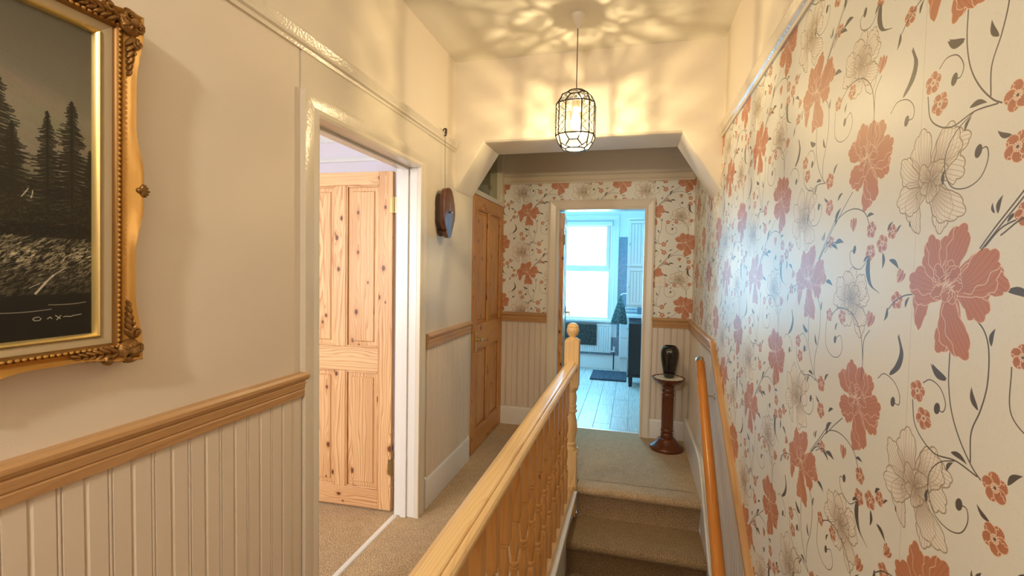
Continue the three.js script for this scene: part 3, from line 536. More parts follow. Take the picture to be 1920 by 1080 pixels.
{ // bedroom door, standing open into the bedroom, hinged at the far jamb; seen is the landing-side... face towards the camera
  const d = structGroup('door_1', 'knotty pine panelled bedroom door standing open at a right angle', [-1.356, 0.008, -2.528], Math.PI);
  pineDoor(d, 0.69, 1.995, 0.036, M.pineDoor, { stile: 0.086, top: 0.078, bottom: 0.115, lock: [0.82, 0.965], muntin: 0.07, m0: 0.30 });
  d.rotation.y = Math.PI + 0.03;
  hinge(d, -0.008, 1.80, -0.02, 1, 0); hinge(d, -0.008, 0.265, -0.02, 1, 0);
  leverHandle(d, 0.645, 0.97, -0.018, -1, -1); leverHandle(d, 0.645, 0.97, 0.018, -1, 1);
}
{ // cupboard door beyond the arch, closed in the line of the left wall
  const d = structGroup('door_2', 'closed orange pine cupboard door with lever handle beyond the arch', [XL - 0.008, 0.008, ZE + 0.015], -Math.PI / 2);
  const W = 0.84;
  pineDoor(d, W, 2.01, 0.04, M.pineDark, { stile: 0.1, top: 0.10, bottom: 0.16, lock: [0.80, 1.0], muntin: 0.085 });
  d.rotation.y = -Math.PI / 2;
  d.scale.z = -1; d.scale.z = 1;
  leverHandle(d, W - 0.065, 0.87, -0.02, -1, -1);
  const fr = structGroup('trim_5', 'cream frame and dark fanlight over the cupboard door');
  obj('jamb', box(XW, XL + 0.006, 0, 2.62, ZE + 0.003, ZE + 0.012, 0.002), M.gloss, fr);
  obj('jamb', box(XW, XL + 0.004, 0, 2.62, -3.44, ZB + 0.012, 0.002), M.gloss, fr);
  obj('head', box(XW + 0.02, XL + 0.012, 2.022, 2.062, ZE + 0.012, -3.44, 0.004), M.gloss, fr);
  obj('mullion', box(XW + 0.02, XL + 0.014, 2.06, CEIL, ZE + 0.0, ZE + 0.085, 0.004), M.gloss, fr);
  obj('top_rail', box(XW + 0.02, XL + 0.006, 2.58, 2.62, ZE + 0.085, -3.44, 0.004), M.gloss, fr);
  obj('fanlight_glass', box(XL - 0.04, XL - 0.036, 2.062, 2.58, ZE + 0.085, -3.44), M.darkGlass, fr);
  struct('wall_cupboard', [sheet(XL - 0.75, XL - 0.70, 0, CEIL, ZE, -3.4), sheet(XL - 0.75, XW, 0, CEIL, -3.44, -3.39), sheet(XL - 0.75, XW, 0, CEIL, ZE - 0.05, ZE), sheet(XL - 0.75, XW, -0.06, 0, ZE, -3.4), sheet(XL - 0.75, XW, 2.70, 2.75, ZE, -3.4)], M.khaki, 'dark olive inside of the cupboard behind the fanlight');
}

// ---------------------------------------------------------------- staircase
{
  const st = thing('staircase', 'brown carpeted stairs, darkened for shade, descending towards the viewer beside the pine balustrade', 'staircase');
  const rise = 0.2, run = 0.315, x1 = XR - 0.038;
  for (let k = 0; k < 10; k++) {
    const y = -rise * k, zr = -3.185 + run * k, zb = zr - (k ? run + 0.02 : 0.115), yb = y - rise - 0.03, r = 0.028, arc = [];
    for (let i = 0; i <= 8; i++) { const a = Math.PI / 2 - Math.PI * i / 8; arc.push([zr + 0.005 + r * Math.cos(a), y - r + r * Math.sin(a)]); }
    const poly = [[zb, y], ...arc, [zr, y - 2 * r - 0.004], [zr, yb], [zb, yb]];
    const g = polyXY(poly, 'zy', k ? -0.352 : -0.331, x1, 0.9);
    obj('step', boxUV(g, 'z'), k ? M.carpetStairShade : M.carpet, st);
  }
  obj('outer_string', [box(-0.3555, -0.3535, -0.42, -0.022, -3.10, 0.3, 0, 'z'), box(-0.3725, -0.3560, -0.42, -0.122, -3.10, 0.3, 0, 'z')], M.white, st);
  obj('cap', prism([[0, 0], [0.028, 0], [0.032, 0.006], [0.032, 0.015], [0.028, 0.0205], [0, 0.0205]], [(a, b) => V(-0.3535 + a, -0.022 + b, -3.10), (a, b) => V(-0.3535 + a, -0.022 + b, 0.3)], 0.5), M.white, st);
}

// ---------------------------------------------------------------- balustrade
{
  const BX = -0.379, b = thing('banister', 'varnished pine banister with turned balusters and ball-topped newel post', 'banister', [BX, 0, -3.15]);
  const RT = 0.85;
  const rail = [[-0.030, -0.055], [0.030, -0.055], [0.032, -0.045], [0.039, -0.040], [0.043, -0.031], [0.043, -0.022], [0.039, -0.013], [0.031, -0.008], [0.0265, -0.0075], [0.0255, -0.010], [0.0245, -0.0035], [0.021, 0.0], [0.010, 0.0015], [-0.010, 0.0015], [-0.020, 0.0], [-0.022, -0.002], [-0.0235, -0.007], [-0.025, -0.0065], [-0.036, -0.011], [-0.042, -0.017], [-0.043, -0.030], [-0.040, -0.039], [-0.032, -0.045]];
  const at = (z) => (x, y) => V(x, RT + y, z);
  obj('handrail', prism(rail, [at(0.045), at(1.6), at(3.4)], 0.4), M.pineRail, b);
  obj('base_rail', prism([[-0.034, 0], [0.034, 0], [0.034, 0.020], [0.028, 0.028], [-0.028, 0.028], [-0.034, 0.020]], [(x, y) => V(x, y, 0.045), (x, y) => V(x, y, 3.4)], 0.4), M.pineRail, b);
  // newel: square block, turned waist, square base, ball on a collar
  const nw = 0.047, n = obj('newel_post', [
    boxUV(new RoundedBoxGeometry(nw * 2, 0.31, nw * 2, 2, 0.004).translate(0, 0.835, 0)), boxUV(new RoundedBoxGeometry(nw * 2, 0.44, nw * 2, 2, 0.004).translate(0, 0.04, 0)),
    lathe([[0.001, 0.255], [0.045, 0.255], [0.046, 0.268], [0.040, 0.278], [0.033, 0.284], [0.041, 0.295], [0.041, 0.303], [0.031, 0.312], [0.036, 0.345], [0.043, 0.385], [0.044, 0.415], [0.038, 0.455], [0.031, 0.49], [0.030, 0.505], [0.040, 0.512], [0.041, 0.522], [0.032, 0.53], [0.037, 0.545], [0.037, 0.555], [0.031, 0.562], [0.036, 0.59], [0.036, 0.615], [0.030, 0.645], [0.038, 0.655], [0.045, 0.67], [0.045, 0.685], [0.001, 0.685]], 32)], M.pineRail, b);
  obj('ball_cap', lathe([[0.001, 0.988], [0.046, 0.988], [0.046, 0.995], [0.036, 1.001], [0.024, 1.008], [0.022, 1.014], [0.028, 1.020], [0.035, 1.030], [0.0405, 1.045], [0.0415, 1.056], [0.039, 1.070], [0.036, 1.077], [0.0385, 1.079], [0.034, 1.088], [0.024, 1.098], [0.010, 1.103], [0.001, 1.104]], 36), M.pineRail, n);
  const bw = 0.0205;
  const body = mergeGeometries([
    boxUV(new RoundedBoxGeometry(bw * 2, 0.20, bw * 2, 1, 0.003).translate(0, 0.125, 0)), boxUV(new RoundedBoxGeometry(bw * 2, 0.22, bw * 2, 1, 0.003).translate(0, 0.69, 0)),
    lathe([[0.001, 0.22], [0.019, 0.22], [0.0205, 0.228], [0.018, 0.236], [0.012, 0.241], [0.019, 0.248], [0.019, 0.256], [0.012, 0.262], [0.015, 0.285], [0.0195, 0.315], [0.0185, 0.345], [0.0125, 0.385], [0.0115, 0.395], [0.018, 0.400], [0.018, 0.409], [0.013, 0.413], [0.018, 0.418], [0.018, 0.427], [0.0115, 0.432], [0.0125, 0.445], [0.0175, 0.475], [0.0195, 0.505], [0.0155, 0.545], [0.012, 0.562], [0.019, 0.568], [0.019, 0.575], [0.013, 0.581], [0.0205, 0.590], [0.019, 0.600], [0.001, 0.600]], 18)].map(plain));
  const kinds = [0, 1, 2, 3].map((k) => { const g = body.clone(), uv = g.attributes.uv; for (let i = 0; i < uv.count; i++) uv.setXY(i, uv.getX(i) + 0.37 * k, uv.getY(i) + 0.61 * k); return g; });
  for (let k = 0; k < 23; k++) { const m = obj('baluster', kinds[k % 4], M.pineSpindleShade, b); m.position.set(0, 0, 3.15 - 2.868 + 0.142 * k); m.rotation.y = (k % 3 === 1) ? Math.PI / 2 : 0; }
}

// ---------------------------------------------------------------- wall handrail
{
  const A = V(0.41, 0.921, -3.125), D = V(0.377 - 0.41, 0.195 - 0.921, -2.09 + 3.125), B = A.clone().addScaledVector(D, 2.6);
  const h = thing('wall_handrail', 'round orange varnished wooden handrail sloping down the right wall', 'handrail', A.toArray());
  const dir = D.clone().normalize(), L = A.distanceTo(B), q = new THREE.Quaternion().setFromUnitVectors(V(0, 1, 0), dir);
  obj('rail', metres(new THREE.CylinderGeometry(0.0265, 0.0265, L, 28, 1).translate(0, L / 2 + 0.03, 0).toNonIndexed()).applyQuaternion(q), M.pineOrange, h);
  obj('end_cap', lathe([[0.001, 0], [0.018, 0.001], [0.025, 0.006], [0.028, 0.014], [0.028, 0.042], [0.001, 0.042]], 28).applyQuaternion(q), M.chrome, h);
  for (const t of [0.22, 1.25, 2.2]) {
    const p = dir.clone().multiplyScalar(t), wx = XR - 0.011 - A.x;
    obj('bracket', [tube([[p.x, p.y - 0.026, p.z], [p.x + 0.004, p.y - 0.05, p.z], [lerp(p.x, wx, 0.6), p.y - 0.06, p.z], [wx, p.y - 0.06, p.z]], 0.006, 20, 8), new THREE.CylinderGeometry(0.02, 0.02, 0.006, 18).rotateZ(Math.PI / 2).translate(wx - 0.001, p.y - 0.06, p.z), rod([p.x, p.y - 0.02, p.z - 0.02], [p.x, p.y - 0.035, p.z + 0.02], 0.006)], M.chrome, h);
  }
}

// ---------------------------------------------------------------- framed painting on the left wall
{
  const zc = -0.538, yc = 1.620, f = thing('framed_painting', 'dark woodland landscape painting in an ornate gilded frame on the left wall', 'painting', [XL + 0.0105, yc, zc], Math.PI / 2);
  f.rotation.order = 'YXZ'; f.rotation.x = 0.022;                       // hangs tipped a little forward
  // local: x to the right along the wall (world -z), y up, z off the wall
  const HW = 0.262, HH = 0.330;
  obj('canvas', boxUV(new THREE.BoxGeometry(HW * 2, HH * 2, 0.012).translate(0, 0, 0.012)), M.painting, f);
  f.children[0].geometry = uvBy(f.children[0].geometry, (q) => [(q.x + HW) / (2 * HW), (q.y + HH) / (2 * HH)]);
  const ring = (s0, s1, heights, wobble, seg = 1) => { // one mitred ring from s0 to s1 of the frame width, heights [[s,z]...]
    const out = [], SX = 0.090, SY = 0.074;
    for (const side of [0, 1, 2, 3]) {
      const horiz = side % 2 === 0, sg = side < 2 ? 1 : -1, La = horiz ? HW : HH, Ca = horiz ? HH : HW, Wa = horiz ? SX : SY, Wc = horiz ? SY : SX;
      const frames = [];
      for (let i = 0; i <= seg; i++) { const t = i / seg; frames.push((s, z) => { const a = lerp(-La - s * Wa, La + s * Wa, t), c = Ca + s * Wc * (wobble ? 1 - wobble(t) * smooth(0.55, 1, s) : 1); return horiz ? V(a * sg, c * sg, z) : V(c * sg, -a * sg, z); }); }
      out.push(prism([[s0, 0.001], ...heights, [s1, 0.001]], frames, 0.7));
    }
    return out;
  };
  obj('gilt_slip', ring(-0.02, 0.12, [[-0.02, 0.020], [0.02, 0.030], [0.06, 0.033], [0.10, 0.030], [0.12, 0.024]]), M.goldBright, f);
  obj('linen_liner', ring(0.12, 0.33, [[0.12, 0.026], [0.30, 0.034], [0.33, 0.034]]), M.linen, f);
  const bead = obj('carved_bead', ring(0.33, 0.48, [[0.33, 0.034], [0.36, 0.042], [0.41, 0.045], [0.45, 0.042], [0.48, 0.036]]), M.goldDark, f);
  const drops = [], ball = new THREE.SphereGeometry(1, 7, 5);
  for (const side of [0, 1, 2, 3]) { const horiz = side % 2 === 0, sg = side < 2 ? 1 : -1, L = horiz ? HW + 0.04 : HH + 0.03; for (let a = -L; a <= L; a += 0.0115) { const c = (horiz ? HH + 0.405 * 0.080 : HW + 0.405 * 0.092) * sg, g = ball.clone().scale(horiz ? 0.0048 : 0.0035, horiz ? 0.0035 : 0.0048, 0.004); drops.push(g.translate(horiz ? a : c, horiz ? c : a, 0.0445)); } }
  obj('bead_row', drops, M.gold, bead);
  const wob = (t) => { const d = Math.abs(t - 0.5) * 2; return 0.24 * (smooth(0.10, 0.35, d) - smooth(0.62, 0.92, d) * 0.95); };
  obj('moulding', ring(0.48, 1.0, [[0.48, 0.038], [0.50, 0.042], [0.53, 0.038], [0.57, 0.036], [0.66, 0.040], [0.76, 0.050], [0.84, 0.058], [0.90, 0.060], [0.95, 0.055], [0.985, 0.038], [1.0, 0.018]], wob, 40), M.gold, f);
  // carved leaf corners and a shell at the middle of each side
  const lobe = (x, y, z, a, l, w, h) => new THREE.SphereGeometry(1, 14, 9).scale(l, w, h).translate(l * 0.8, 0, 0).rotateZ(a).translate(x, y, z);
  const spiral = (x, y, z, r0, turns, a0, s) => { const p = []; for (let i = 0; i <= 28; i++) { const t = i / 28, r = r0 * (1 - 0.82 * t), a = a0 + s * t * turns * 6.283; p.push([x + Math.cos(a) * r, y + Math.sin(a) * r, z + 0.006 * t]); } return tube(p, 0.0034, 46, 6); };
  for (const [sx, sy] of [[1, 1], [1, -1], [-1, 1], [-1, -1]]) {
    const g = [];
    const cx = HW + 0.060, cy = HH + 0.046;                              // in the +,+ corner; mirrored afterwards
    g.push(new THREE.SphereGeometry(1, 20, 12).scale(0.030, 0.029, 0.012).translate(cx, cy, 0.048));
    for (let i = 0; i < 9; i++) { const a = i / 9 * 6.283 + 0.2; g.push(lobe(cx, cy, 0.050, a, 0.0125 + 0.003 * (i % 2), 0.0065, 0.011)); }
    for (const [a, n] of [[Math.PI, 6], [-Math.PI / 2, 6]]) for (let i = 0; i < n; i++) { const t = i / n, ox = Math.cos(a) * (0.03 + 0.085 * t), oy = Math.sin(a) * (0.03 + 0.085 * t); for (const s of [-1, 1]) g.push(lobe(cx + ox + (a === Math.PI ? 0 : 0.004), cy + oy, 0.050 - 0.010 * t, a + s * (0.62 - 0.3 * t), 0.016 - 0.006 * t, 0.006 - 0.002 * t, 0.009)); }
    g.push(spiral(cx + 0.012, cy - 0.008, 0.058, 0.012, 1.6, 0.5, 1), spiral(cx - 0.014, cy + 0.011, 0.058, 0.012, 1.6, 2.2, -1), spiral(cx + 0.010, cy - 0.044, 0.054, 0.011, 1.5, 1.2, 1), spiral(cx - 0.052, cy + 0.012, 0.054, 0.011, 1.5, 3.0, -1));
    g.push(new THREE.SphereGeometry(0.011, 12, 8).translate(cx, cy, 0.063));
    const m = mergeGeometries(g.map(plain)); m.scale(sx, sy, 1); if (sx * sy < 0) { flip(m); } m.computeVertexNormals();
    obj('corner_ornament', toCreasedNormals(m, 1.0), M.goldDark, f);
  }
  for (const [x, y, a] of [[HW + 0.076, 0, 0], [-HW - 0.076, 0, Math.PI], [0, HH + 0.060, Math.PI / 2], [0, -HH - 0.060, -Math.PI / 2]]) {
    const g = []; for (let i = -3; i <= 3; i++) g.push(lobe(0, 0, 0.056, i * 0.42, 0.013 - Math.abs(i) * 0.001, 0.0042, 0.008)); g.push(new THREE.SphereGeometry(0.007, 10, 8).translate(-0.003, 0, 0.058));
    const m = mergeGeometries(g.map(plain)); m.rotateZ(a); m.translate(x, y, 0); obj('shell_ornament', m, M.goldDark, f);
  }
}

// ---------------------------------------------------------------- wooden wall clock hung from the picture rail
{
  const c = thing('wall_clock', 'slab-cut dark wooden wall clock hanging on a cord from the picture rail', 'clock', [XL + 0.006, 1.80, -2.81], Math.PI / 2);
  const outline = []; // local x right (world -z)
  for (let i = 0; i < 64; i++) { const a = i / 64 * Math.PI * 2, n = 1 + 0.05 * Math.sin(a * 3 + 1) + 0.03 * Math.sin(a * 5 + 2); let x = 0.088 * Math.cos(a) * n, y = 0.152 * Math.sin(a) * n; if (x < 0) x = Math.max(x * 1.0, -0.078); if (x < -0.05 && y < -0.05) x += 0.02 * smooth(-0.05, -0.13, y); outline.push([x, y]); }
  const slab = new THREE.ExtrudeGeometry(new THREE.Shape(outline.map(([x, y]) => new THREE.Vector2(x, y))), { depth: 0.024, bevelEnabled: true, bevelThickness: 0.004, bevelSize: 0.004, bevelSegments: 3, curveSegments: 1 }).translate(0, 0, 0.034);
  obj('slab', toCreasedNormals(boxUV(slab), 0.7), M.clockFace, c);
  const back = outline.map(([x, y]) => [x * 0.9 - 0.006, y * 0.86 - 0.012]);
  obj('bark_back', toCreasedNormals(new THREE.ExtrudeGeometry(new THREE.Shape(back.map(([x, y]) => new THREE.Vector2(x, y))), { depth: 0.03, bevelEnabled: true, bevelThickness: 0.002, bevelSize: 0.003, bevelSegments: 2 }).toNonIndexed(), 0.7).translate(0, 0, 0.003), M.clockBark, c);
  obj('minute_hand', box(-0.003, 0.003, -0.008, 0.055, 0.064, 0.0656, 0.0006), M.chrome, c).rotation.z = 0.1;
  obj('hour_hand', box(-0.004, 0.004, -0.010, 0.045, 0.0660, 0.0676, 0.0006), M.chrome, c).rotation.z = -1.5;
  obj('hand_boss', new THREE.CylinderGeometry(0.007, 0.007, 0.008, 14).rotateX(Math.PI / 2).translate(0, 0, 0.066), M.clockBark, c);
  obj('cord', tube([[0.0, 0.145, 0.03], [0.0, 0.30, 0.027], [0.0, 0.482, 0.026]], 0.0014, 12, 6), M.cord, c);
  obj('rail_hook', [tube([[0, 0.500, 0.008], [0, 0.518, 0.020], [0, 0.512, 0.034], [0, 0.492, 0.034], [0, 0.476, 0.030], [0, 0.474, 0.020]], 0.004, 24, 7), box(-0.011, 0.011, 0.488, 0.520, 0.026, 0.036, 0.004)], M.clockBark, c);
}

// ---------------------------------------------------------------- pendant light with a leaded glass lantern
{
  const p = thing('pendant_light', 'lit leaded glass lantern pendant hanging from the ceiling', 'lamp', LAMP.at);
  const top = CEIL - LAMP.at[1];
  obj('ceiling_rose', lathe([[0.001, top], [0.044, top], [0.044, top - 0.008], [0.036, top - 0.022], [0.024, top - 0.042], [0.013, top - 0.062], [0.009, top - 0.072], [0.001, top - 0.072]], 28), M.plastic, p);
  obj('flex', rod([0, top - 0.07, 0], [0, 0.135, 0], 0.0028, 8), M.cord, p);
  obj('lamp_holder', lathe([[0.001, 0.145], [0.010, 0.145], [0.013, 0.125], [0.019, 0.115], [0.0195, 0.078], [0.016, 0.072], [0.001, 0.072]], 20), M.oldBrass, p);
  obj('bulb', lathe([[0.001, -0.048], [0.012, -0.046], [0.022, -0.038], [0.0275, -0.024], [0.0285, -0.008], [0.026, 0.008], [0.019, 0.026], [0.0145, 0.040], [0.0135, 0.072], [0.001, 0.072]], 24), M.bulb, p);
  // lantern: four wide panels dimmed by tint and eight narrow lattice panels, two tiers of facets below and one above
  const w = 0.084, n = 0.0435, ring = [];
  { let x = -w / 2, z = 0, a = 0; const seq = [w, n, n, w, n, n, w, n, n, w, n, n]; for (const l of seq) { ring.push([x, z, l === w]); x += Math.cos(a) * l; z -= Math.sin(a) * l; a += Math.PI / 6; } const cz = ring.reduce((s, q) => s + q[1], 0) / 12; ring.forEach((q) => { q[1] -= cz; }); }
  const YT = 0.082, YB = -0.086, at = (i, y, s = 1) => V(ring[(i + 12) % 12][0] * s, y, ring[(i + 12) % 12][1] * s);
  const faces = [], edges = [];
  const poly = (kind, ...q) => { faces.push([kind, q]); q.forEach((v, i) => edges.push([v, q[(i + 1) % q.length]])); };
  for (let k = 0; k < 12; k++) poly(ring[k][2] ? 'clear' : 'lattice', at(k, YB), at(k + 1, YB), at(k + 1, YT), at(k, YT));
  const S = (i, y, s, pull = 0) => { const a = at(i, y, s), wide = ring[(i + 12) % 12][2] ? 1 : ring[(i + 11) % 12][2] ? -1 : 0; if (wide && pull) { const o = at(i + wide, y, s); a.lerp(o, pull); } return a; };
  for (let q = 0; q < 4; q++) {
    const i = q * 3;                                                    // wide panel i..i+1, lattice corners i+1, i+2, i+3
    for (const [sg, y0, y1, y2, y3, kp, ks] of [[-1, YB, YB - 0.034, YB - 0.043, YB - 0.060, 0.88, 0.74], [1, YT, YT + 0.038, YT + 0.044, YT + 0.058, 0.82, 0.62]]) {
      const Pl = S(i, y1, kp, 0.2), Pr = S(i + 1, y1, kp, 0.2), Q = at(i + 2, y2, kp);
      const Sr = at(i + 1, y3, ks).lerp(at(i + 2, y3, ks), 0.45), Sn = at(i + 3, y3, ks).lerp(at(i + 2, y3, ks), 0.45), Sl = at(i, y3, ks).lerp(at(i - 1, y3, ks), 0.45);
      const Pn = S(i + 3, y1, kp, 0.2);
      const kind = sg > 0 ? 'top' : 'frost'; poly(kind, at(i, y0), at(i + 1, y0), Pr, Pl);
      poly(kind, at(i + 1, y0), at(i + 2, y0), Q, Sr, Pr); poly(kind, at(i + 2, y0), at(i + 3, y0), Pn, Sn, Q);
      const yb = sg < 0 ? YB - 0.066 : YT + 0.074, B = (j, s = sg < 0 ? 0.5 : 0.4) => at(j, yb, s);
      poly(kind, Pl, Pr, Sr, B(i + 1), B(i), Sl); poly(kind, Sr, Q, Sn, B(i + 3), B(i + 2), B(i + 1));
    }
  }
  const seen = new Set(), came = [];
  const K = (v) => [v.x, v.y, v.z].map((t) => Math.round(t * 2000)).join(',');
  for (const [a, b] of edges) { const k = [K(a), K(b)].sort().join('|'); if (seen.has(k) || a.distanceTo(b) < 1e-4) continue; seen.add(k); came.push(rod(a.toArray(), b.toArray(), 0.0037, 6)); came.push(new THREE.SphereGeometry(0.0041, 6, 5).translate(a.x, a.y, a.z)); }
  for (let k = 0; k < 12; k++) if (!ring[k][2]) { // diamond lattice on the narrow panels
    const a = at(k, 0), b = at(k + 1, 0), rows = 4.5, h = YT - YB, pt = (t, y) => [lerp(a.x, b.x, t), y, lerp(a.z, b.z, t)];
    for (let j = 0; j < 5; j++) { const y0 = YB + h * j / 4.5, y1 = Math.min(YT, YB + h * (j + 1) / 4.5), f = (y1 - y0) / (h / 4.5); came.push(rod(pt(0, y0), pt(f, y1), 0.0017, 5), rod(pt(1, y0), pt(1 - f, y1), 0.0017, 5)); }
  }
  const shade = obj('lantern_frame', came, M.lead, p);
  obj('top_cap', new THREE.CylinderGeometry(0.030, 0.043, 0.010, 24).translate(0, YT + 0.078, 0), M.oldBrass, p);
  const mats = { clear: M.dimmedGlass, frost: M.frostGlass, lattice: M.latticeGlass, top: M.topGlass };
  let turn = 0;
  for (const [kind, q] of faces) {
    const pos = [], uv = [], c = q.reduce((s, v) => s.add(v), V()).multiplyScalar(1 / q.length);
    const e1 = q[1].clone().sub(q[0]).normalize(), nn = e1.clone().cross(q[q.length - 1].clone().sub(q[0])).normalize(), e2 = nn.clone().cross(e1); turn += 0.37;
    const put = (v) => { pos.push(v.x, v.y, v.z); const d = v.clone().sub(c); uv.push(d.dot(e1) + turn, d.dot(e2) + turn * 0.7); };
    const out = nn.dot(c) > 0;
    for (let i = 0; i < q.length; i++) { const j = (i + 1) % q.length; put(c); put(out ? q[i] : q[j]); put(out ? q[j] : q[i]); }
    const g = new THREE.BufferGeometry(); g.setAttribute('position', new THREE.BufferAttribute(new Float32Array(pos), 3)); g.setAttribute('uv', new THREE.BufferAttribute(new Float32Array(uv), 2)); g.computeVertexNormals();
    obj('glass_pane', g, mats[kind], shade);
  }
  const l = new THREE.PointLight(LAMP.color, LAMP.intensity); l.name = 'pendant_bulb_light'; l.position.set(0, -0.008, 0); l.castShadow = true; l.shadow.radius = 0.45; p.add(l);
}

{ // added fill lamp behind the viewer, shaped as an opal globe
  const p = thing('rear_fill_lamp', 'added unseen globe fill lamp on the landing ceiling behind the viewer', 'lamp', [-0.372, 2.50, 1.22]);
  obj('ceiling_plate', lathe([[0.001, CEIL - 2.5], [0.06, CEIL - 2.5], [0.06, CEIL - 2.51], [0.02, CEIL - 2.53], [0.012, CEIL - 2.56], [0.012, 0.11], [0.001, 0.11]], 28), M.brass, p);
  obj('gallery', lathe([[0.001, 0.12], [0.04, 0.12], [0.045, 0.10], [0.04, 0.085], [0.001, 0.085]], 28), M.brass, p);
  obj('fill_globe_bulb', new THREE.SphereGeometry(0.1, 32, 20), M.globe, p);
  const l = new THREE.PointLight(REAR_FILL.color, REAR_FILL.intensity); l.name = 'rear_fill_light'; l.castShadow = true; l.shadow.radius = 4.5; p.add(l);
}

// ---------------------------------------------------------------- pedestal, doily, vase
{
  const P = [0.30, 0, -4.07], ped = thing('pedestal', 'turned dark wooden pedestal stand in the corner by the bathroom door', 'pedestal', P);
  obj('base', lathe([[0.001, 0], [0.134, 0], [0.138, 0.010], [0.136, 0.022], [0.128, 0.030], [0.110, 0.044], [0.090, 0.060], [0.072, 0.082], [0.064, 0.092], [0.050, 0.096], [0.001, 0.096]], 48), M.darkWood, ped);
  obj('collar', lathe([[0.001, 0.094], [0.047, 0.094], [0.050, 0.106], [0.050, 0.128], [0.045, 0.136], [0.051, 0.148], [0.051, 0.16], [0.044, 0.17], [0.001, 0.17]], 36), M.darkWood, ped);
  const flutes = new THREE.CylinderGeometry(0.046, 0.046, 0.26, 96, 1, true).translate(0, 0.30, 0), fp = flutes.attributes.position;
  for (let i = 0; i < fp.count; i++) { const a = Math.atan2(fp.getZ(i), fp.getX(i)), k = 1 - 0.09 * Math.abs(Math.sin(a * 8)); fp.setX(i, fp.getX(i) * k); fp.setZ(i, fp.getZ(i) * k); }
  flutes.computeVertexNormals(); obj('fluted_column', flutes, M.darkWood, ped);
  obj('collar', lathe([[0.001, 0.43], [0.044, 0.43], [0.051, 0.44], [0.051, 0.455], [0.044, 0.464], [0.050, 0.474], [0.050, 0.49], [0.045, 0.50], [0.052, 0.515], [0.052, 0.53], [0.001, 0.53]], 36), M.darkWood, ped);
  obj('dish', lathe([[0.001, 0.526], [0.055, 0.526], [0.085, 0.538], [0.112, 0.556], [0.127, 0.576], [0.133, 0.584], [0.133, 0.589], [0.129, 0.5905], [0.124, 0.586], [0.116, 0.583], [0.001, 0.5825]], 48), M.darkWood, ped);
  const pts = []; for (let i = 0; i < 96; i++) { const a = i / 96 * 6.2832, r = 0.099 + 0.016 * Math.abs(Math.sin(a * 8)); pts.push([Math.cos(a) * r, Math.sin(a) * r]); }
  const d = obj('doily', new THREE.ExtrudeGeometry(new THREE.Shape(pts.map((q) => new THREE.Vector2(...q))), { depth: 0.0025, bevelEnabled: false }).rotateX(-Math.PI / 2), M.lace, scene);
  d.position.set(P[0], 0.5855, P[2]); tag(d, 'scalloped white lace doily under the black vase', 'doily');
  const v = thing('vase', 'glossy black ovoid vase standing on the doily', 'vase', [P[0] + 0.004, 0.5883, P[2]]);
  obj('body', lathe([[0.001, 0], [0.038, 0], [0.042, 0.004], [0.050, 0.04], [0.062, 0.10], [0.071, 0.15], [0.074, 0.185], [0.073, 0.212], [0.067, 0.238], [0.055, 0.256], [0.044, 0.262], [0.041, 0.260], [0.044, 0.250], [0.052, 0.235], [0.055, 0.2], [0.04, 0.06], [0.001, 0.02]], 48), M.black, v);
}

// ---------------------------------------------------------------- light switch on the end wall
{
  const s = thing('light_switch', 'cream square switch plate on the wallpaper beside the bathroom door', 'switch', [0.222, 1.365, ZE + 0.001]);
  obj('plate', box(-0.043, 0.043, -0.043, 0.043, 0, 0.009, 0.004), M.switchPlate, s);
  obj('rocker', box(-0.009, 0.009, -0.016, 0.016, 0.008, 0.013, 0.002), M.switchPlate, s);
  for (const x of [-0.03, 0.03]) obj('screw', new THREE.CylinderGeometry(0.0035, 0.0035, 0.002, 10).rotateX(Math.PI / 2).translate(x, 0, 0.0095), M.brass, s);
}

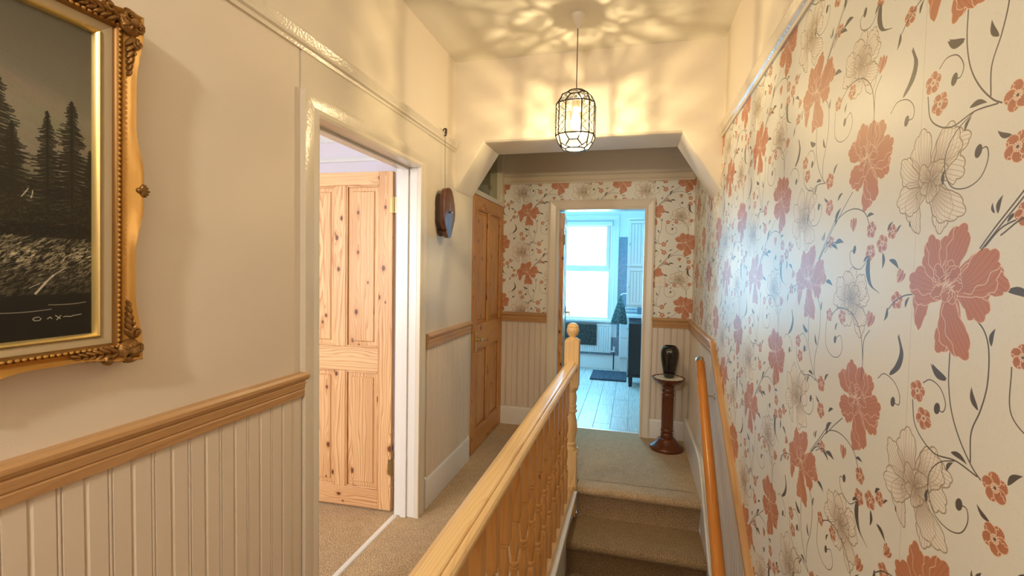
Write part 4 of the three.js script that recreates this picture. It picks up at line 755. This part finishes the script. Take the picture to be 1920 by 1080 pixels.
// ---------------------------------------------------------------- bedroom seen through the left doorway
{
  const x0 = -4.2, z0 = -3.6, z1 = 0.35, C = 2.62;
  struct('floor', sheet(x0, XW - 0.031, -0.12, -0.002, z0, z1), M.carpet, 'bedroom floor with the same beige carpet');
  struct('wall_bedroom_back', sheet(x0, XW, 0, C, z0 - 0.1, z0), M.lilac, 'pale lilac bedroom wall above the open door');
  struct('wall_bedroom_cupboard', [sheet(XL - 0.77, XW, 0, C, -3.389, -3.379), sheet(XL - 0.77, XL - 0.751, 0, C, -3.6, -3.389)], M.lilac, 'pale lilac boxing of the cupboard on the bedroom side');
  struct('wall_bedroom_side', sheet(x0 - 0.1, x0, 0, C, z0, z1), M.lilac, 'pale lilac far side wall of the bedroom');
  struct('wall_bedroom_front', [sheet(x0, -3.15, 0, C, z1, z1 + 0.1), sheet(-1.85, XW, 0, C, z1, z1 + 0.1), sheet(-3.15, -1.85, 0, 0.85, z1, z1 + 0.1), sheet(-3.15, -1.85, 2.15, C, z1, z1 + 0.1)], M.lilac, 'bedroom wall around the bedroom window');
  struct('ceiling', sheet(x0 - 0.1, XW, C, C + 0.1, z0 - 0.1, z1 + 0.1), M.bathWhite, 'white bedroom ceiling');
  const corn = [[0, 0], [0.012, 0], [0.02, 0.03], [0.05, 0.07], [0.09, 0.10], [0.11, 0.105], [0.11, 0.12], [0, 0.12]];
  struct('trim_6', [mould(corn, [x0, C - 0.121, z0], [XW, C - 0.121, z0], [0, 0, 1], 0.4), mould([[0, 0], [0.02, 0], [0.024, 0.02], [0.016, 0.04], [0, 0.04]], [x0, 2.33, z0], [XW, 2.33, z0], [0, 0, 1], 0.4)], M.bathWhite, 'white bedroom cornice and picture rail');
  const wn = structGroup('window_3', 'bedroom window out of view lighting the open pine door');
  obj('frame', [box(-3.17, -3.09, 0.83, 2.17, z1 - 0.02, z1 + 0.06), box(-1.91, -1.83, 0.83, 2.17, z1 - 0.02, z1 + 0.06), box(-3.09, -1.91, 0.83, 0.91, z1 - 0.02, z1 + 0.06), box(-3.09, -1.91, 2.09, 2.17, z1 - 0.02, z1 + 0.06)], M.upvc, wn);
  obj('window_pane', box(-3.09, -1.91, 0.91, 2.09, z1 + 0.01, z1 + 0.03), M.bedPane, wn);
}
{ // added dark door behind the camera, keeping bounce light down
  const d = structGroup('door_4', 'added unseen dark panelled door behind the viewer, cutting bounce light', [XL + 0.15, 0.008, BACK - 0.03], 0);
  pineDoor(d, 0.8, 2.0, 0.04, M.darkWood, { stile: 0.1, top: 0.1, bottom: 0.16, lock: [0.8, 1.0], muntin: 0.085 });
}

// ---------------------------------------------------------------- bathroom beyond the end door
{
  const Z0 = -7.2, Z1 = ZE - 0.12, X0 = -1.28, X1 = 0.66, C = 2.62;
  const fl = structGroup('floor', 'pale wood-look plank tiles on the bathroom floor');
  obj('screed', sheet(X0, X1, -0.12, -0.006, Z0, Z1), M.grout, fl);
  const geos = {}, tw = 0.158, tl = 0.66, r = rng(9);
  for (let i = 0, x = X0; x < X1 - 0.01; i++, x += tw) {
    for (let z = Z1 - ((i * 0.37) % 1) * tl; z > Z0 - tl; z -= tl) {
      const za = Math.max(z, Z0), zb = Math.min(z + tl, Z1), xb = Math.min(x + tw, X1); if (zb - za < 0.04 || xb - x < 0.03) continue;
      const m = obj('floor_tile', box(x + 0.002, xb - 0.002, -0.008, 0.0 + r() * 0.0006, za + 0.002, zb - 0.002, 0.0015, 'z'), M.plankTile, fl);
    }
  }
  obj('plank_by_door', box(DX0, DX1, -0.01, 0.0, Z1, ZE - 0.085, 0.0015, 'x'), M.plankTile, fl);
  struct('ceiling', sheet(X0 - 0.1, X1 + 0.1, C, C + 0.1, Z0 - 0.1, Z1), M.bathWhite, 'white bathroom ceiling');
  struct('wall_bathroom_left', sheet(X0 - 0.1, X0, 0, C, Z0, Z1), M.bathWhite, 'white left wall of the bathroom');
  struct('wall_bathroom_right', sheet(X1, X1 + 0.1, 0, C, Z0, Z1), M.bathWhite, 'white right wall of the bathroom');
  const WX0 = -1.06, WX1 = -0.335, WY0 = 0.735, WY1 = 2.16;
  const bw = structGroup('wall_bathroom_back', 'white bathroom wall with slate tiles below and beside the window');
  obj('plaster', [sheet(X0, WX0, 0, C, Z0 - 0.14, Z0), sheet(WX1, X1, 0, C, Z0 - 0.14, Z0), sheet(WX0, WX1, 0, WY0, Z0 - 0.14, Z0), sheet(WX0, WX1, WY1, C, Z0 - 0.14, Z0)], M.bathWhite, bw);
  for (let x = X0; x < X1 - 0.02; x += 0.34) for (let y = 0.2; y < 1.95; y += 0.27) {
    const xa = x, xb = Math.min(x + 0.336, X1), ya = y, yb = Math.min(y + 0.266, 1.95); let a = xa;
    if (yb > WY0 - 0.05) { if (xb < WX1 + 0.1 && xa > WX0 - 0.4) { if (ya >= WY0 - 0.06) continue; } a = ya >= WY0 - 0.06 || yb > WY0 ? Math.max(xa, WX1 + 0.115) : xa; }
    const ytop = a === xa && xa < WX1 + 0.1 ? Math.min(yb, WY0 - 0.04) : yb; if (xb - a < 0.03 || ytop - ya < 0.03) continue;
    obj('wall_tile', box(a, xb, ya, ytop, Z0, Z0 + 0.008, 0.0015), M.slate, bw);
  }
  struct('baseboard_bathroom', mould(SKIRT_P(0.19), [X0, 0, Z0], [X1, 0, Z0], [0, 0, 1], 0.3), M.bathWhite, 'white skirting under the bathroom radiator');
  // sash window with frosted panes
  const wn = structGroup('window_1', 'bright frosted bathroom sash window with white frame');
  const sash = (name, x0, x1, y0, y1, z, t) => { obj(name, [box(x0, x0 + 0.055, y0, y1, z - 0.03, z + 0.015, 0.004), box(x1 - t, x1, y0, y1, z - 0.03, z + 0.015, 0.004), box(x0 + 0.055, x1 - t, y0, y0 + 0.04, z - 0.03, z + 0.015, 0.004, 'x'), box(x0 + 0.055, x1 - t, y1 - 0.045, y1, z - 0.03, z + 0.015, 0.004, 'x')], M.upvc, wn); obj('window_pane', box(x0 + 0.05, x1 - t + 0.005, y0 + 0.035, y1 - 0.04, z - 0.012, z - 0.006), M.pane, wn); };
  sash('upper_sash', WX0, WX1 - 0.012, 1.49, WY1 - 0.01, Z0 - 0.045, 0.055); sash('lower_sash', WX0, WX1, WY0 - 0.02, 1.485, Z0 - 0.02, 0.03);
  obj('meeting_handle', [box(-0.76, -0.66, 1.492, 1.502, Z0 - 0.04, Z0 + 0.005, 0.003), new THREE.SphereGeometry(0.012, 12, 8).translate(-0.71, 1.505, Z0)], M.upvc, wn);
  obj('frame', [box(WX1, WX1 + 0.03, WY0 - 0.02, WY1 + 0.02, Z0 - 0.10, Z0 + 0.012, 0.004), box(WX0 - 0.03, WX0, WY0 - 0.02, WY1 + 0.02, Z0 - 0.10, Z0 + 0.012, 0.004), box(WX0, WX1, WY1 - 0.005, WY1 + 0.03, Z0 - 0.10, Z0 + 0.012, 0.004, 'x')], M.upvc, wn);
  const P = [[0, 0], [0.02, 0], [0.026, 0.02], [0.02, 0.05], [0.026, 0.08], [0, 0.09]];
  obj('architrave', [prism(P, [(a, b) => V(WX1 + 0.03 + b, WY0 - 0.02, Z0 + a), (a, b) => V(WX1 + 0.03 + b, WY1 + 0.03 + b, Z0 + a)], 0.4), prism(P, [(a, b) => V(WX0 - 0.03 - b, WY0 - 0.02, Z0 + a), (a, b) => V(WX0 - 0.03 - b, WY1 + 0.03 + b, Z0 + a)], 0.4), prism(P, [(a, b) => V(WX0 - 0.03 - b, WY1 + 0.03 + b, Z0 + a), (a, b) => V(WX1 + 0.03 + b, WY1 + 0.03 + b, Z0 + a)], 0.4)], M.upvc, wn);
  obj('sill', box(WX0 - 0.08, WX1 + 0.12, WY0 - 0.045, WY0 - 0.01, Z0 - 0.02, Z0 + 0.06, 0.008, 'x'), M.upvc, wn);
  const bl = thing('roller_blind', 'white rolled-up roller blind across the top of the bathroom window', 'blind', [(WX0 + WX1) / 2, WY1 - 0.015, Z0 + 0.05]);
  obj('roll', new THREE.CylinderGeometry(0.03, 0.03, WX1 - WX0 + 0.02, 24).rotateZ(Math.PI / 2), M.upvc, bl);
  for (const s of [-1, 1]) obj('bracket', box(s * 0.375 - 0.006, s * 0.375 + 0.006, -0.035, 0.035, -0.045, 0.03, 0.003), M.upvc, bl);
  const bl2 = thing('bathroom_fill_lamp', 'added unseen square fill lamp on the bathroom ceiling', 'lamp', [-0.3, C - 0.03, -5.6]);  // fill lamp added out of view to brighten the bathroom
  obj('housing', box(-0.17, 0.17, 0, 0.029, -0.17, 0.17, 0.006), M.upvc, bl2); obj('fill_lamp_diffuser', box(-0.155, 0.155, -0.012, 0.002, -0.155, 0.155, 0.004), M.bathFill, bl2);
  areaLight('bathroom_fill_light', BATH_FILL, 10, 0.3, 0.3, [-0.3, C - 0.05, -5.6], [-0.3, 0, -5.6001]);
  // radiator
  const ra = thing('radiator', 'white ribbed panel radiator below the bathroom window', 'radiator', [-0.65, 0.245, Z0 + 0.05]);
  const ribs = []; for (let i = 0; i < 21; i++) { const x = -0.335 + i * 0.0335; ribs.push(box(x - 0.011, x + 0.011, 0.02, 0.385, 0.03, 0.046, 0.006)); }
  obj('panel', [box(-0.355, 0.355, 0, 0.405, 0.0, 0.034, 0.006), ...ribs], M.upvc, ra);
  obj('top_grille', [box(-0.355, 0.355, 0.400, 0.412, -0.03, 0.046, 0.003, 'x')], M.upvc, ra);
  for (const x of [-0.2, 0.2]) obj('wall_bracket', box(x - 0.015, x + 0.015, 0.05, 0.3, -0.041, 0.0, 0.002), M.upvc, ra);
  obj('valve', [new THREE.CylinderGeometry(0.012, 0.012, 0.05, 14).rotateZ(Math.PI / 2).translate(0.375, 0.025, 0.015), new THREE.CylinderGeometry(0.017, 0.015, 0.05, 16).translate(0.398, 0.07, 0.015), new THREE.SphereGeometry(0.018, 14, 10).translate(0.398, 0.025, 0.015)], M.upvc, ra);
  obj('pipe', rod([0.398, 0.03, 0.015], [0.398, -0.245, 0.015], 0.0085, 12), M.blackMatt, ra);
  // bath mat folded over the radiator
  const mt = obj('bath_mat', prism([[0.006, 0.412], [0.052, 0.412], [0.064, 0.398], [0.064, 0.095], [0.050, 0.095], [0.050, 0.396], [0.044, 0.402], [0.006, 0.402]].map(([z, y]) => [z, y + 0.012]), [(a, b) => V(-0.34, b, a), (a, b) => V(0.145, b, a)], 0.6), M.bathMat, scene);
  mt.position.set(-0.65, 0.245, Z0 + 0.05); tag(mt, 'dark grey bath mat hung over the white radiator', 'bath mat');
  // floor rug
  const rg = obj('rug', boxUV(new RoundedBoxGeometry(0.47, 0.022, 0.56, 2, 0.01)), M.rug, scene); rg.position.set(-0.295, 0.0125, -6.65); tag(rg, 'blue-grey shaggy rug lying on the plank tiles', 'rug');
  {
    const n2 = createNoise2D(rng(61)), g = new THREE.PlaneGeometry(0.46, 0.55, 80, 90).rotateX(-Math.PI / 2), p = g.attributes.position;
    for (let i = 0; i < p.count; i++) p.setY(i, 0.010 + 0.006 * n2(p.getX(i) * 60, p.getZ(i) * 60) + 0.003 * n2(p.getX(i) * 20, p.getZ(i) * 20)); g.computeVertexNormals(); obj('pile', boxUV(g), M.rug, rg).userData.kind = 'stuff';
  }
  // towel on a hook
  const tw2 = thing('hand_towel', 'teal towel hanging from a hook beside the bathroom window', 'towel', [-0.156, 0.735, -6.70]);
  {
    const pos = [], N = 40, R = 24, pt = (i, j) => { const t = j / R, a = i / N * Math.PI * 2, w = lerp(0.112, 0.016, Math.pow(t, 1.15)), d = lerp(0.042, 0.018, t); const fold = 1 + 0.22 * Math.sin(a * 5 + t * 1.5) * (1 - 0.5 * t); return V(Math.cos(a) * w * (1 + 0.05 * Math.sin(a * 3)) - 0.02 * (1 - t), t * 0.385 + 0.012 * Math.sin(a * 2) * (1 - t), 0.06 + Math.sin(a) * d * fold); };
    const q = []; for (let j = 0; j < R; j++) for (let i = 0; i < N; i++) { const a = pt(i, j), b = pt(i + 1, j), c = pt(i + 1, j + 1), d = pt(i, j + 1); q.push(a, c, b, a, d, c); }
    const c0 = V(-0.02, 0, 0.06), c1 = V(0, 0.39, 0.06); for (let i = 0; i < N; i++) { q.push(c0, pt(i, 0), pt(i + 1, 0)); q.push(c1, pt(i + 1, R), pt(i, R)); }
    q.forEach((v) => pos.push(v.x, v.y, v.z)); let g = new THREE.BufferGeometry(); g.setAttribute('position', new THREE.BufferAttribute(new Float32Array(pos), 3)); if (volume(g) < 0) flip(g); g = boxUV(toCreasedNormals(g, 1.2)); obj('cloth', g, M.towel, tw2);
    obj('hook', [tube([[0.078, 0.41, 0.06], [0.04, 0.412, 0.06], [0.005, 0.40, 0.06], [0, 0.375, 0.06], [-0.012, 0.39, 0.06]], 0.006, 20, 8), new THREE.CylinderGeometry(0.018, 0.018, 0.008, 16).rotateZ(Math.PI / 2).translate(0.076, 0.41, 0.06)], M.upvc, tw2);
  }
  // white boarded wall cabinet on the right
  const cabinet = thing('wall_cabinet', 'white boarded wall cabinet high on the right of the bathroom', 'cabinet', [-0.08, 0.99, -6.3]);
  obj('carcass', [box(0.004, 0.70, 0, 1.13, -0.36, -0.02, 0.003)], M.bathWhite, cabinet);
  obj('cornice', box(-0.004, 0.70, 1.115, 1.14, -0.36, 0.004, 0.004), M.bathWhite, cabinet);
  for (const [ya, yb] of [[0.03, 0.505], [0.525, 1.11]]) {
    const d = obj('door', [box(0, 0.04, ya, yb, -0.02, 0, 0.003), box(0.32, 0.36, ya, yb, -0.02, 0, 0.003), box(0.04, 0.32, ya, ya + 0.04, -0.02, 0, 0.003), box(0.04, 0.32, yb - 0.04, yb, -0.02, 0, 0.003)], M.bathWhite, cabinet);
    for (let i = 0; i < 7; i++) obj('tongued_board', box(0.04 + i * 0.04 + 0.0015, 0.08 + i * 0.04 - 0.0015, ya + 0.04, yb - 0.04, -0.018, -0.008, 0.003), M.bathWhite, d);
    obj('knob', new THREE.SphereGeometry(0.012, 12, 8).translate(0.02, (ya + yb) / 2, 0.01), M.chrome, d);
  }
  const un = thing('vanity_unit', 'white bathroom vanity unit with worktop beyond the black cupboard', 'cabinet', [-0.185, 0, -6.98]);
  obj('carcass', box(0.01, 0.14, 0.2, 0.79, -0.2, 0, 0.003), M.bathWhite, un); obj('worktop', box(0, 0.8, 0.79, 0.83, -0.205, 0.02, 0.006, 'x'), M.bathWhite, un);
  obj('plinth', box(0.03, 0.13, 0, 0.2, -0.2, -0.03, 0.002), M.bathWhite, un);
  for (const [y0, y1] of [[0.22, 0.48], [0.5, 0.77]]) { const d = obj('drawer', box(0.015, 0.135, y0, y1, -0.002, 0.014, 0.003), M.bathWhite, un); obj('knob', new THREE.SphereGeometry(0.010, 12, 8).translate(0.12, (y0 + y1) / 2, 0.022), M.chrome, d); }
  const ba = thing('soap_basket', 'small white wire basket on the vanity worktop', 'basket', [-0.02, 0.831, -7.07]);
  { const g = []; for (const y of [0.004, 0.05, 0.095]) for (const [a, b] of [[[-0.08, y, -0.05], [0.08, y, -0.05]], [[-0.08, y, 0.05], [0.08, y, 0.05]], [[-0.08, y, -0.05], [-0.08, y, 0.05]], [[0.08, y, -0.05], [0.08, y, 0.05]]]) g.push(rod(a, b, 0.004, 6)); for (let i = 0; i < 9; i++) g.push(rod([-0.08 + i * 0.02, 0.004, 0.05], [-0.08 + i * 0.02, 0.095, 0.05], 0.003, 6), rod([-0.08 + i * 0.02, 0.004, -0.05], [-0.08 + i * 0.02, 0.095, -0.05], 0.003, 6)); obj('wire_frame', g, M.upvc, ba); }
  const bc = thing('black_cupboard', 'tall black floor cupboard on short legs by the bathroom wall', 'cupboard', [-0.035, 0, -6.12]);
  obj('carcass', box(0, 0.5, 0.125, 0.80, -0.33, 0, 0.004), M.blackMatt, bc);
  obj('base_moulding', box(-0.012, 0.5, 0.125, 0.15, -0.33, 0.012, 0.004), M.blackMatt, bc);
  for (const [x, z] of [[0.03, -0.03], [0.03, -0.29], [0.45, -0.03], [0.45, -0.29]]) obj('leg', new THREE.CylinderGeometry(0.028, 0.020, 0.125, 12).translate(x, 0.0625, z), M.blackMatt, bc);
  obj('door', box(0.02, 0.48, 0.165, 0.785, 0, 0.014, 0.003), M.blackMatt, bc);
  const BATH_DOOR = 0.10;   // opened a little past a right angle
  const d = structGroup('door_3', 'pine bathroom door folded back almost edge-on in the doorway', [DX0 + 0.019, 0.008, -4.365], 0);
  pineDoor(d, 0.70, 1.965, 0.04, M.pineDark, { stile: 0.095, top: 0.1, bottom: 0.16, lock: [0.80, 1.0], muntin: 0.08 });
  d.rotation.y = Math.PI / 2 + BATH_DOOR;
  hinge(d, -0.004, 1.72, 0.02, 1, 0); hinge(d, -0.004, 0.25, 0.02, 1, 0);
  leverHandle(d, 0.64, 0.98, -0.02, -1, -1); leverHandle(d, 0.64, 0.98, 0.02, -1, 1);
}

scene.traverse((o) => { if (o.isMesh) { o.castShadow = true; o.receiveShadow = true; } });
renderer.render(scene, camera);
